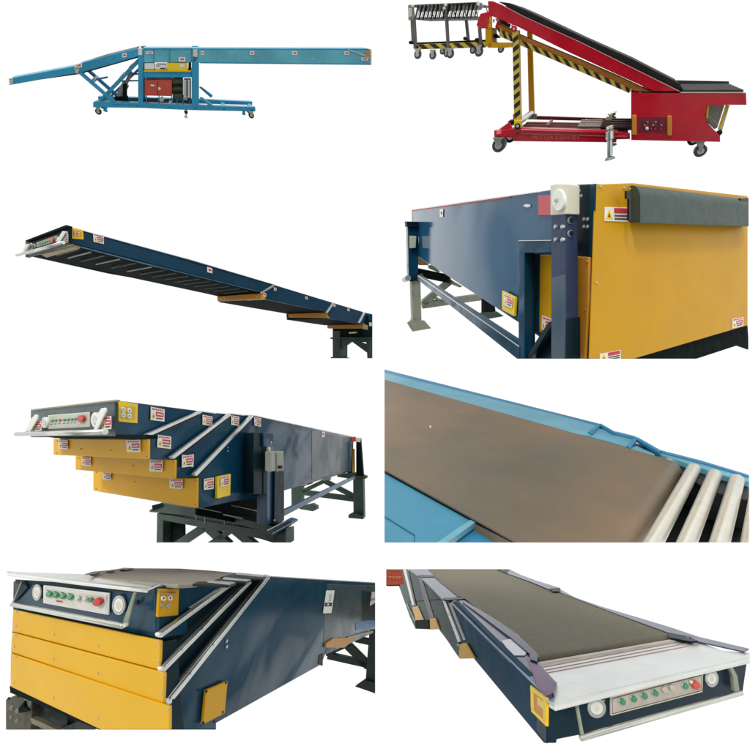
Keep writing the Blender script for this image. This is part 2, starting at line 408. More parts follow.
    B(t, 'mounting_plate', oran, rb).pr(fp, kr((696, 76), (715, 76), (715, 97), (696, 97)), th=.01, d=.012).done()
    B(t, 'mounting_plate', beige).pr(fp, k((676, 26), (703, 26), (703, 75), (676, 72)), th=.01, d=.012).done()
    B(t, 'mounting_plate', labelw).pr(fp, k((332, 20), (357, 20), (357, 62), (332, 62)), th=.01, d=.012).done()
    for q in (kr((78, 79), (90, 79), (90, 93), (78, 93)), kr((262, 79), (279, 79), (279, 93), (262, 93)), kr((420, 79), (440, 79), (440, 93), (420, 93)), kr((616, 79), (633, 79), (633, 93), (616, 93)), kr((680, 102), (706, 104), (706, 114), (680, 114)),
              kl((458, 88), (475, 86), (475, 101), (459, 103)), kl((33, 183), (48, 180), (49, 188), (34, 191)), kl((282, 128), (308, 123), (308, 138), (283, 145)), k((585, 75), (627, 75), (627, 103), (585, 103)), k((383, 40), (425, 40), (425, 55), (383, 55))):
        sticker(t, fp, q, 'small', d=.012)
    for q in ((362, 22), (430, 22), (668, 22), (528, 22)):
        B(t, 'panel_joint', teal, bevel=0).box(fp, *k.q(q[0]-1.5, 26), *k.q(q[0]+1.5, 108), th=.01, d=-.01).done()
    # feet
    caster(t, fp, 98.4, 111.3, 2.6, 107); caster(t, fp, 251.2, 115, 2.6, 111); caster(t, fp, 98.4, 111.3, 2.6, 107, sh=W*.8); caster(t, fp, 251.2, 115, 2.6, 111, sh=W*.8)
    for x, y0, y1, mm in ((105, 107, 112, teal), (244, 110.5, 115.3, teal), (186, 109, 118.3, alu)):
        o = B(t, 'levelling_foot', mm); o.tube(fp(x, y0)+b*.06, fp(x, y1)+b*.06, .032 if mm == teal else .02)
        o.tube(fp(x, y1-1.2)+b*.06, fp(x, y1)+b*.06, .035, .045); 
        if mm == alu: o.m(dark).tube(fp(x, 111)+b*.06, fp(x, 114)+b*.06, .035)
        o.done()
machine_blue()

# ================================================================== 2: red loader with a skate-wheel section, top right
def machine_red():
    fp = Pl(P(620, 120, 8), D(630, 41)); b = D(630, 41).normalized(); W = b * 1.75
    t = Thing('loading_conveyor', fp(620, 140), 'red wheeled loading conveyor with inclined boom, hazard striped legs and skate wheel section', 'conveyor')
    k5 = K(480, 100, 5); kd = K(620, 80, 5.769); kb = K(480, 0, 7.5); ka = K(400, 0, 7.5); k4 = K(570, 40, 4.167)
    rp = fp.at(W)
    # base
    o = B(t, 'base_frame', red)
    o.pr(fp, k5((70, 152), (205, 140), (650, 154), (750, 170), (750, 196), (682, 197), (682, 212), (165, 206), (165, 188), (70, 184)), v=b*.16)
    o.m(red_d).pr(rp, k5((270, 80), (700, 94), (700, 108), (270, 98)), v=b*.1)
    o.m(red); o.solid([fp(*k5.q(80, 152)), fp(*k5.q(108, 150)), fp(*k5.q(108, 150)) + W, fp(*k5.q(80, 152)) + W], UP * -.1)
    o.m(red_d); o.solid([fp(*k5.q(170, 160)), fp(*k5.q(740, 176)), fp(*k5.q(740, 176)) + W, fp(*k5.q(170, 160)) + W], UP * -.05)
    o.m(red); o.solid([fp(*k5.q(200, 143)), fp(*k5.q(690, 158)), fp(*k5.q(690, 158)) + b*.28, fp(*k5.q(200, 143)) + b*.28], UP * -.04)
    base = o.done()
    B(t, 'stiffener', red, base).pr(fp, k5((92, 150), (142, 112), (158, 150)), v=b*.06, sh=b*.1).done()
    o = B(t, 'guide_rail', mat('rail_rust', '#8d5550', .5, .3, var=.3, scale=8), base)
    for f in (.35, .55): o.solid([fp(*k5.q(190, 152)) + W*f, fp(*k5.q(740, 164)) + W*f, fp(*k5.q(740, 164)) + W*(f+.03), fp(*k5.q(190, 152)) + W*(f+.03)], UP*.05)
    for x in (310, 500): o.solid([fp(*k5.q(x, 152)) + W*.3, fp(*k5.q(x+14, 152)) + W*.3, fp(*k5.q(x+14, 152)) + W*.8, fp(*k5.q(x, 152)) + W*.8], UP*.06)
    o.done()
    o = B(t, 'hydraulic_cylinder', chain)
    for f in (.25, .45, .65):
        o.m(chain).tube(fp(*k5.q(600, 145))+W*f, fp(*k5.q(770, 148))+W*f, .07); o.m(alu).tube(fp(*k5.q(480, 145))+W*f, fp(*k5.q(600, 145))+W*f, .04)
    o.m(beige).tube(fp(*k5.q(615, 135))+W*.5, fp(*k5.q(650, 136))+W*.5, .09)
    o.done()
    words(t, 'lettering', fp, [k5.q(266, 176), k5.q(500, 180), k5.q(499, 198), k5.q(265, 192)], 'BETTER CONVEY', mat('lettering_orange', '#d8604a', .5), d=.012, parent=base, bold=.012)
    o = B(t, 'logo_arc', mat('lettering_orange', '#d8604a'), base, bevel=0)
    pts = [k5.q(366 + 37*math.cos(a), 184 - 24*math.sin(a)) for a in [math.radians(x) for x in range(30, 300, 15)]]
    for p, q in zip(pts, pts[1:]): o.bar(fp, *p, *q, .35, th=.008, d=.01)
    o.done()
    # legs
    for pl, x, w in ((fp, 0, 0),):
        o = B(t, 'front_leg', ybri); L = [(512.2, 30), (518.6, 30), (520.8, 126), (514.2, 126)]
        o.m(yel).pr(fp, L, v=b*.16)
        f = quad(*L)
        o.m(mat('hazard_yellow', '#d9c04a', .5, var=.12, dirt='#8a7a34', dirtamt=.4)).pr(fp, L, th=.004, d=.004)
        o.m(mat('hazard_black', '#2a1d18', .5, var=.2))
        for i in range(9):
            v = .04 + i * .098
            o.pr(fp, [f(.04, v + .05), f(.96, v), f(.96, v + .05), f(.04, v + .1)], th=.006, d=.009)
        o.done()
    o = B(t, 'rear_leg', yel); o.pr(rp, [(526.9, 28), (531.8, 28), (534.3, 117), (528.8, 117)], v=b*.12); o.m(ggrey).box(rp, 526.5, 114, 536.5, 119.5, v=b*.1, d=.05); o.done()
    B(t, 'leg_pivot', dark).disc(fp, *k5.q(187, 131), 2.9, th=.2, d=.05).m(steel).disc(fp, *k5.q(187, 131), 1.7, th=.02, d=.07).done()
    B(t, 'leg_foot', ybri).pr(fp, k5((172, 100), (205, 100), (206, 138), (170, 140)), v=b*.2, sh=-b*.02).done()
    B(t, 'cross_pipe', steel).tube(fp(*k5.q(190, 112)), fp(*k5.q(190, 112)) + W, .07).done()
    B(t, 'pump_unit', ggrey).m(mat('pump_green', '#3f5b4c', .5)).pr(fp, k5((137, 88), (158, 80), (166, 118), (140, 118)), v=b*.4, sh=b*.6).m(dark).pr(fp, k5((120, 118), (165, 112), (165, 132), (125, 140)), v=b*.3, sh=b*.4).done()
    # striped lower boom
    top0 = [(500, 28.5), (518.8, 38.8), (580, 65.3), (632.5, 89.2)]; bot0 = [(499, 36), (518.8, 44.6), (580, 71.4), (629, 93)]
    o = B(t, 'lower_boom', oran)
    o.pr(fp, top0 + bot0[::-1], v=W * .62, sh=b*.1)
    hy = MATS['hazard_yellow']; hb = MATS['hazard_black']
    fq = fp.at(b*.1)
    for i in range(3):
        o.m(hy).pr(fq, [top0[i], top0[i+1], bot0[i+1], bot0[i]], th=.004, d=.004)
    stripes(o, fq, (top0[0], top0[1]), (bot0[0], bot0[1]), 3, 0, 0, d=.01, m1=hb)
    stripes(o, fq, (top0[1], top0[2]), (bot0[1], bot0[2]), 6, 0, 0, d=.01, m1=hb)
    stripes(o, fq, (top0[2], top0[3]), (bot0[2], bot0[3]), 5, 0, 0, d=.01, m1=hb)
    # upper flange of the boom
    o.m(oran).pr(fq, [(500, 25), (516, 33), (580, 59.5), (618, 76), (652, 92), (634, 90.5), (580, 65.8), (518.8, 39.2), (500, 29)], v=b*.3, d=-.05)
    o.done()
    # red boom
    o = B(t, 'upper_boom', red)
    up = [(488, .8), (493, 1), (500, 3.8), (525, 16.8), (579.6, 41.6), (679.5, 91.2), (654, 91.2), (570, 52.6), (518.7, 27), (492, 16), (490.5, 16), (488, 28), (479.5, 28.5), (476.5, 25), (480.5, 13.5), (488.5, 11.5)]
    o.pr(fp, up, v=b*.06, sh=-b*.02)
    o.pr(fp, up, v=b*.06, sh=W*.94)
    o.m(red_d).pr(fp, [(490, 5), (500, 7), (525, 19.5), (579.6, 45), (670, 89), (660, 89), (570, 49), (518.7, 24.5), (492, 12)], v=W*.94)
    ub = o.done()
    o = B(t, 'belt', belt_k, ub)
    o.pr(fp, [(497, 1), (509, 2.6), (525, 9.5), (580, 35.6), (632, 58.8), (680, 83.5), (684, 90.3), (676, 89.5), (579.6, 41.8), (525, 17), (505, 5.5)], v=W*.82, sh=b*.08)
    o.done()
    o = B(t, 'edge_strip', alu, ub, bevel=0)
    for p, q in (((500, 3.8), (525, 16.8)), ((525, 16.8), (579.6, 41.6)), ((579.6, 41.6), (679.5, 91))):
        o.bar(fp, *p, *q, .5, th=.01, d=.035)
    o.done()
    B(t, 'boom_pivot', red, ub).disc(fp, *kb.q(254, 215), 3.2, th=.03, d=.06).m(alu).disc(fp, *kb.q(254, 217), 1.3, th=.02, d=.08).done()
    o = B(t, 'bracket', alu)
    for q in (((95, 142), (110, 142), (108, 168), (96, 168)), ((112, 138), (148, 135), (130, 165), (124, 162)), ((230, 185), (250, 182), (240, 200))): o.pr(fp, kb(*q), th=.03, d=-.1)
    o.m(ink).pr(fp, kb((150, 145), (225, 180), (220, 205), (150, 170)), th=.1, d=-.2)
    o.done()
    # yellow hitch
    o = B(t, 'hitch_frame', yel)
    o.pr(fp, kb((40, 210), (85, 205), (85, 350), (62, 356), (40, 340)), v=b*.5)
    o.pr(fp, kb((60, 318), (150, 318), (240, 322), (240, 346), (180, 358), (62, 358)), v=b*.9)
    o.pr(fp, kb((110, 190), (160, 180), (245, 225), (245, 262), (215, 285), (160, 262), (125, 215)), v=b*.05, sh=b*.2)
    o.m(hb); 
    for q in (((122, 210), (140, 210), (170, 262), (150, 256)), ((198, 250), (215, 258), (238, 295), (222, 290))): o.pr(fp, kb(*q), th=.01, d=-.25, v=None)
    o.m(oran).pr(fp, kb((42, 120), (88, 118), (88, 212), (42, 214)), v=b*.05, d=.01)
    o.m(ybri)
    for j in range(2):
        for i in range(6): o.pr(fp, kb((46+j*22, 126+i*14), (62+j*22, 126+i*14), (62+j*22, 132+i*14), (46+j*22, 132+i*14)), th=.01, d=.02)
    o.m(dkgrn).pr(fp, kb((90, 262), (118, 250), (150, 285), (95, 285)), th=.1, d=-.2)
    o.done()
    # tail body
    body = kd((65, 74), (725, 74), (728, 142), (500, 142), (490, 200), (498, 238), (530, 276), (576, 318), (576, 355), (65, 345))
    o = B(t, 'tail_body', red)
    o.pr(fp, body, v=b*.06, sh=-b*.03)
    o.pr(fp, kd((65, 76), (725, 76), (727, 140), (500, 140), (498, 238), (576, 318), (576, 352), (65, 343)), v=b*.06, sh=W*.94)
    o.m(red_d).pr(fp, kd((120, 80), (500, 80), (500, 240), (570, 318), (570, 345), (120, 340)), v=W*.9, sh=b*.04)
    o.m(red).pr(fp, kd((500, 80), (725, 80), (726, 138), (500, 138)), v=W*.9, sh=b*.04)
    body_o = o.done()
    o = B(t, 'belt', belt_k, body_o); A, E = fp(*kd.q(335, 73)), fp(*kd.q(718, 72))
    o.solid([A + W*.04, E + W*.04, E + W*.93, A + W*.93], UP*.05); o.done()
    o = B(t, 'side_guard', dark, body_o, bevel=.004); o.solid([A + W*.93, E + W*.93, E + W*.93 + UP*.09, A + W*.93 + UP*.13], b*.05); o.done()
    B(t, 'edge_strip', alu, body_o, bevel=0).box(fp, *kd.q(350, 70), *kd.q(724, 73.5), th=.03, d=.045).done()
    o = B(t, 'tail_guard', glassg, body_o); o.pr(fp, kd((505, 143), (625, 146), (578, 292), (560, 300), (498, 240)), v=b*.05, sh=b*.35); o.done()
    o = B(t, 'guard_frame', ybri, body_o)
    o.bar(fp, *kd.q(622, 146), *kd.q(576, 292), 2.4, v=b*.06, sh=b*.06); o.bar(fp, *kd.q(514, 143), *kd.q(503, 225), 2.2, v=b*.06, sh=b*.1)
    o.m(alu).bar(fp, *kd.q(508, 205), *kd.q(570, 262), 1, v=b*.04, sh=b*.15).bar(fp, *kd.q(632, 146), *kd.q(588, 292), 1.1, v=b*.05, sh=b*.02)
    o.done()
    B(t, 'bumper', dark, body_o).pr(fp, kd((558, 300), (588, 288), (592, 306), (574, 322)), v=b*.12, sh=-b*.02).done()
    o = B(t, 'control_panel', red_d, body_o, bevel=.004); o.pr(fp, kd((105, 212), (268, 212), (268, 305), (105, 300)), th=.02, d=.035)
    cp = o.done()
    o = B(t, 'panel_print', ink, cp, bevel=0)
    random.seed(3)
    for r in range(3):
        for i in range(8):
            x = 122 + i*16; y = 238 + r*17
            o.m([ink, chain, grey][(i*r+i) % 3]).pr(fp, kd((x, y), (x+10, y), (x+10, y+8), (x, y+8)), th=.006, d=.042)
    o.done()
    B(t, 'knob', white, cp).disc(fp, *kd.q(156, 280), 1.7, th=.05, d=.08).done()
    for q in ((150, 245), (205, 283), (235, 283), (180, 282)):
        B(t, 'button', labelr if q[0] > 150 else ink, cp, bevel=.003).disc(fp, *kd.q(*q), .9, th=.04, d=.07).done()
    for q in (((70, 202), (96, 202), (96, 318), (70, 316)), ((273, 206), (299, 206), (299, 322), (273, 320))):
        B(t, 'yellow_guard_strip', oran, body_o).pr(fp, kd(*q), th=.05, d=.07).done()
    caster(t, fp, *kd.q(466, 412), 5.2, kd.q(0, 352)[1], w=.16, wm=mat('wheel_grey', '#4c4a4c', .5, var=.2), fork=ggrey, sh=b*.1); caster(t, fp, *kd.q(466, 412), 5.2, kd.q(0, 352)[1], w=.16, fork=ggrey, sh=W*.8)
    caster(t, fp, *k5.q(93, 226), 6.2, k5.q(0, 186)[1], w=.26, wm=MATS['wheel_grey'], fork=ggrey, sh=b*.1); caster(t, fp, *k5.q(93, 226), 6.2, k5.q(0, 186)[1], w=.2, fork=ggrey, sh=W*.8)
    for sh, y0, y1 in ((-b*.05, 152, 290), (W*.9, 135, 290)):
        o = B(t, 'levelling_foot', steel); x = 650; uv = (fp(*k5.q(x, 100)) - fp(*k5.q(x, 200))).normalized()
        o.tube(fp(*k5.q(x, y0-5))+sh, fp(*k5.q(x, y1-12))+sh, .055).tube(fp(*k5.q(x, y0))+sh, fp(*k5.q(x, y0+42))+sh, .085)
        o.m(ggrey).tube(fp(*k5.q(x, y1-8))+sh, fp(*k5.q(x, y1-6))+sh - uv*.04, .07, .11)
        o.m(steel).tube(fp(*k5.q(x, y0-8))+sh, fp(*k5.q(x, y0-8))+sh + uv*.06, .08, .07); o.done()
    B(t, 'adjusting_bolt', steel).tube(rp(*k5.q(661, 105)), rp(*k5.q(661, 66)), .05).tube(rp(*k5.q(661, 68)), rp(*k5.q(661, 60)), .1, .1).done()
    # skate wheel section
    fr = [ka.q(60, 36), ka.q(600, 12), ka.q(602, 140), ka.q(62, 150)]
    f = quad(*fr)
    sw = B(t, 'skate_wheel_section', chain)
    o = sw
    bars_front = b*.02
    for sh in (bars_front, W*.62):
        n = 16
        for i in range(n):
            u = .1 + i * .88 / n
            if sh is bars_front:
                o.m(dark if i % 3 else chain).bar(fp, *f(u + .035, .04), *f(u - .015, .97), 1.5, v=b*.05, sh=sh, w2=1.0)
                o.m(alu).bar(fp, *f(u + .062, .08), *f(u + .012, .93), .7, v=b*.02, sh=sh + b*.03)
            elif i % 3 == 0: o.m(chain).bar(fp, *f(u - .03, .06), *f(min(1, u + .03), .94), .9, v=b*.03, sh=sh)
    o.m(chain)
    for i in range(17):
        u = .08 + i*.9/17
        for v in (.1, .9):
            x, y = f(u, v); o.tube(fp(x, y) + b*.02, fp(x, y) + W*.66, .02, seg=8)
    o.bar(fp, *f(.05, .03), *f(.98, .03), .9, v=b*.05)
    swo = o.done()
    o = B(t, 'skate_wheel', grey, swo, bevel=0)
    for i in range(17):
        u = .09 + i*.9/17
        for j in range(1):
            x, y = f(u, .2 + .25*(j % 2)); p = fp(x, y) + W*(.2 + j*.3); o.m([grey, alu, chain][(i+j) % 3]).tube(p, p + b*.05, .06, seg=12)
    ow = o.done()
    o = B(t, 'end_plate', ggrey, swo)
    o.pr(fp, ka((60, 36), (92, 34), (100, 60), (110, 150), (62, 150)), v=b*.05)
    o.m(beige).pr(fp, ka((64, 60), (90, 60), (88, 120), (64, 130)), th=.01, d=.01)
    for x, y in ((93, 42), (340, 36), (330, 60), (580, 16), (585, 32)): o.m(white).disc(fp, *ka.q(x, y), 1.4, th=.05, d=.05)
    o.done()
    for x0, y0, x1, y1, w, sh in ((98, 140, 112, 362, 3, 0), (340, 40, 358, 360, 2.6, 0), (494, 150, 510, 305, 2.6, 1), (592, 200, 604, 345, 2.8, 0), (80, 60, 94, 330, 2, 1)):
        B(t, 'support_leg', mat('leg_grey', '#6b6868', .45, .3, var=.2), swo, bevel=.006).bar(fp if not sh else fp.at(W*.62), *ka.q(x0, y0), *ka.q(x1, y1), w, v=b*.08, d=.03).done()
    o = B(t, 'striped_bumper', hy)
    tp = [ka.q(105, 332), ka.q(640, 312)]; bt = [ka.q(105, 370), ka.q(640, 356)]
    o.pr(fp, [tp[0], tp[1], bt[1], bt[0]], v=b*.08)
    stripes(o, fp, tp, bt, 6, 0, 0, d=.01, m1=hb, sl=.5)
    o.m(dkgrn).pr(fp, [tp[0], tp[1], (tp[1][0], tp[1][1]+2), (tp[0][0], tp[0][1]+2)], v=b*.08, sh=W*.62)
    o.m(dkgrn).pr(fp, ka((103, 318), (640, 296), (640, 314), (103, 334)), v=b*.05, sh=b*.1)
    o.m(dkgrn).pr(fp, ka((105, 345), (135, 344), (135, 366), (105, 368)), v=b*.05, d=.02)
    o.done()
    for x, y in ((77, 318), (572, 298), (485, 288)):
        B(t, 'rubber_stop', dark).disc(fp, *ka.q(x, y), 1.8, th=.2, d=.1).m(chain).tube(fp(*ka.q(x, y)), fp(*ka.q(x+25, y-2)), .03).done()
    for i, (x, y, r, s) in enumerate(((134, 407, 3.6, 0), (243, 413, 3.4, .1), (300, 384, 2.7, .6), (343, 398, 3.2, .3), (378, 402, 3.6, 0), (535, 374, 3.2, .5), (593, 386, 4, 0), (746, 368, 3, .5))):
        caster(t, fp, *ka.q(x, y), r, ka.q(0, y)[1] - r - 2.2, w=.06, wm=mat('wheel_grey', '#4c4a4c', .5, var=.2), fork=alu, sh=b*s*.3)
machine_red()
GRP = 'navy and yellow telescopic belt conveyors'
# ================================================================== 3: long telescopic boom seen from below
def machine_boom():
    a, b = D(607, 381).normalized(), D(-224, 335).normalized(); W = b * 1.75
    c0 = P(66, 226, 6); side = Pl(c0, a, UP); front = Pl(c0, b, UP); bot = Pl(side(66, 243), a, b)
    t = Thing('telescopic_conveyor', side(363, 335), 'slender telescopic conveyor boom stretched far out, its dark underside showing', 'conveyor', GRP, (None, None, 372.4, 358.3))
    k5 = K(0, 210, 3.947); k6 = K(190, 210, 3.947); kf = K(10, 215, 9.375); ks = K(310, 290, 10.7)
    # innermost boom
    o = B(t, 'inner_boom', navy_g, bevel=0)
    s1 = [(66, 226), (190, 259.8), (275, 285), (262.5, 292.6), (190, 273.6), (152, 265.6), (66.3, 243.2)]
    o.pr(side, s1, v=b*.04); o.pr(side, s1, v=b*.04, sh=W*.98)
    o.solid([side(67, 226.5), side(275, 285.3), side(275, 286), side(67, 227.5)], W)
    o.solid([side(67, 226.5), side(69, 227), side(69, 236), side(67, 236)], W)
    o.m(dkgrn).solid([side(68, 242), side(262.5, 290.8), side(262.5, 292.4), side(68, 243.6)], W)  # shade of the underside put into a darker material
    inner = o.done()
    for x in (80, 92, 106, 121, 137, 153, 166, 178, 190, 201, 211, 221, 231, 241, 250):
        p = side(x, 243.2 + (x - 66.3) * .2517) - UP*.02
        o2 = B(t, 'underside_rib', grey if x in (92, 121, 153) else bgreen, inner, bevel=0)
        o2.solid([p + b*.08, p + a*.02 + b*.08, p + a*.02 + W*.6, p + W*.55], UP * -.015); o2.done()
    o = B(t, 'edge_strip', alu, inner, bevel=0)
    o.bar(side, 66.5, 226, 190, 259.6, .5, th=.01, d=.012); o.bar(side, 190, 259.6, 274, 284.6, .5, th=.01, d=.012)
    o.m(sky_d).bar(side, 67, 243, 152, 265.2, .5, th=.01, d=.012); o.bar(side, 152, 265.2, 262, 292, .4, th=.01, d=.012)
    o.done()
    # control head
    o = B(t, 'control_head', navy_d, inner, bevel=0)
    fq = kf((145, 240), (520, 95), (547, 100), (547, 265), (145, 395)); o.pr(front, fq, th=.05, d=.01)
    head = o.done()
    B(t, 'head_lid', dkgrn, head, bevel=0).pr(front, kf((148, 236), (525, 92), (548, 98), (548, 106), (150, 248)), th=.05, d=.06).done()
    f = quad(*kf((245, 258), (440, 188), (440, 245), (248, 303)))
    o = B(t, 'control_panel', ggrey, head, bevel=.004); o.pr(front, rq(f, 0, 0, 1, 1), th=.02, d=.03); cp = o.done()
    for i in range(5): B(t, 'button', greenb, cp, bevel=.003).disc(front, *f(.12 + i*.12, .45), .55, th=.03, d=.05).done()
    B(t, 'emergency_button', redb, cp, bevel=.003).disc(front, *kf.q(388, 228), 1.9, th=.03, d=.055).done()
    o = B(t, 'handle_bar', steel, inner, bevel=0)
    p0, p1 = front(*kf.q(65, 378), .14), front(*kf.q(500, 258), .14); o.tube(p0, p1, .022); o.done()
    for q in (((150, 270), (182, 272), (120, 362), (62, 384), (60, 372), (115, 345)), ((490, 150), (520, 150), (518, 168), (468, 250), (430, 250))):
        B(t, 'handle_bracket', alu, inner, bevel=0).pr(front, kf(*q), th=.03, d=.12).done()
    B(t, 'end_lamp', alu, head, bevel=.004).disc(front, *kf.q(222, 290), 1.5, ry=2.4, th=.03, d=.04).done()
    B(t, 'end_lamp', alu, head, bevel=.004).disc(front, *kf.q(452, 225), 1.5, ry=2.4, th=.03, d=.04).done()
    sticker(t, front, kf((495, 190), (542, 178), (542, 255), (497, 266)), 'warn', d=.03)
    sticker(t, front, kf((165, 275), (205, 262), (207, 318), (167, 330)), 'warn', d=.07)
    B(t, 'lower_panel', ggrey, inner, bevel=.006).pr(bot, kf((150, 362), (490, 262), (600, 290), (290, 372), (200, 388)), th=.03, d=.02).done()
    B(t, 'tan_strip', tan, inner, bevel=.006).pr(bot, kf((290, 372), (598, 300), (655, 316), (342, 400)), th=.03, d=.04).done()
    o = B(t, 'socket_plate', ybri, inner, bevel=.006); fy = quad(*k5((280, 68), (328, 78), (331, 116), (283, 112))); o.pr(side, rq(fy, 0, 0, 1, 1), th=.03, d=.02)
    o.m(oran).pr(side, rq(fy, .15, .22, .82, .78), th=.01, d=.024); o.m(beige)
    for u in (.25, .58):
        for v in (.32, .58): o.pr(side, rq(fy, u, v, u+.16, v+.16), th=.01, d=.03)
    o.done()
    sticker(t, side, k5((368, 92), (410, 100), (410, 134), (370, 125)))
    sticker(t, side, k6((68, 224), (88, 230), (88, 250), (69, 245)), 'small')
    # middle and outer booms with yellow fronts
    S2 = [(274, 284.8), (334.3, 303.2), (327.8, 312), (263.5, 299), (262.3, 292.3)]
    S3 = [(334.3, 303.2), (366, 312.8), (363, 324.6), (328.3, 318.6), (327.8, 312.8)]
    for nm, S, wf in (('middle_boom', S2, 1.0), ('outer_boom', S3, 1.02)):
        o = B(t, nm, navy_g, bevel=0); o.pr(side, S, v=b*.05, d=.015); o.pr(side, S, v=b*.05, d=.015, sh=W*.98); o.m(dkgrn).solid([side(*S[-3 if len(S) > 4 and nm == 'outer_boom' else -3], .01), side(*S[-2], .01), side(*S[-2], .01) + UP*.05, side(*S[-3], .01) + UP*.05], W); o.m(navy_g).solid([side(*S[0]), side(*S[1]), side(S[1][0], S[1][1] + .6), side(S[0][0], S[0][1] + .6)], W); o.done()  # bottom faces coloured dark to paint the underside shade
    def plate(q, x, y):
        pl = Pl(side(x, y), b, UP); B(t, 'yellow_front_plate', oran, bevel=.01).pr(pl, q, v=a*.1, d=.05).done(); return pl
    p1 = plate(k6((106, 341), (283, 328), (287, 351), (108, 360)), 263, 295)
    p2 = plate(k6((387, 410), (540, 404), (543, 426), (388, 424)), 328, 315)
    p3 = plate(k6((541, 450), (684, 447), (686, 467), (542, 467)), 363.5, 325)
    bolt(t, p1, *k6.q(135, 347), .8, d=.07); bolt(t, p1, *k6.q(262, 341), .8, d=.07)
    B(t, 'end_block', tan, bevel=.01).pr(p3, ks((545, 365), (572, 365), (572, 415), (548, 415)), v=a*.3, d=.09).done()
    for (x0, y0), (x1, y1) in (((332, 298), (285, 326)), ((567, 368), (541, 405)), ((690, 404), (668, 445))):
        B(t, 'slide_rail', alu, bevel=.006).bar(side, *k6.q(x0, y0), *k6.q(x1, y1), 1.5, th=.06, d=.08).done()
    for q in (((290, 324), (302, 330), (300, 344), (288, 338)), ((332, 305), (342, 308), (340, 320), (331, 316)), ((456, 340), (465, 343), (464, 354), (455, 350)), ((622, 388), (630, 390), (629, 400), (621, 397)), ((565, 370), (575, 373), (573, 383), (564, 379))):
        sticker(t, side, k6(*q), 'small', d=.03)
    # stand at the far end
    fr = Pl(side(371.5, 340), b, UP)
    hull = B(t, 'conveyor_hull', navy_d)
    hull.pr(fr, ks((560, 235), (665, 258), (665, 520), (570, 520)), v=a*1.2, d=.05); hull.m(navy_s).pr(fr, ks((585, 245), (665, 262), (665, 330), (620, 330), (620, 280), (585, 275)), v=a*.1, d=.2)
    hull.m(dkgrn).pr(fr, ks((240, 412), (620, 412), (660, 460), (660, 520), (245, 520)), v=a*1.2, d=.03)
    hull.done()
    o = B(t, 'stand', bgreen)
    o.pr(fr, ks((215, 506), (660, 506), (660, 526), (215, 522)), v=a*.6, d=.12)
    o.pr(fr, ks((290, 522), (660, 522), (660, 560), (440, 553), (320, 640), (295, 640)), v=a*.1, d=.06)
    o.pr(fr, ks((440, 548), (500, 540), (660, 600), (660, 690), (600, 665)), v=a*.1, d=.06)
    o.done()
    for q in (((240, 440), (320, 440), (320, 725), (242, 725)), ((598, 530), (662, 500), (662, 735), (612, 735))):
        B(t, 'leg', bgreen).pr(fr, ks(*q), v=a*.5, d=.1).done()
    B(t, 'foot_plate', bgreen).pr(fr, ks((220, 716), (330, 716), (335, 735), (218, 735)), v=a*.6, d=.14).done()
    B(t, 'control_box', beige, bevel=.006).pr(fr, ks((632, 345), (648, 345), (648, 385), (632, 385)), v=a*.1, d=.3).done()
    B(t, 'levelling_bolt', beige).pr(fr, ks((415, 450), (495, 446), (490, 462), (415, 466)), v=a*.1, d=.12).done()
machine_boom()

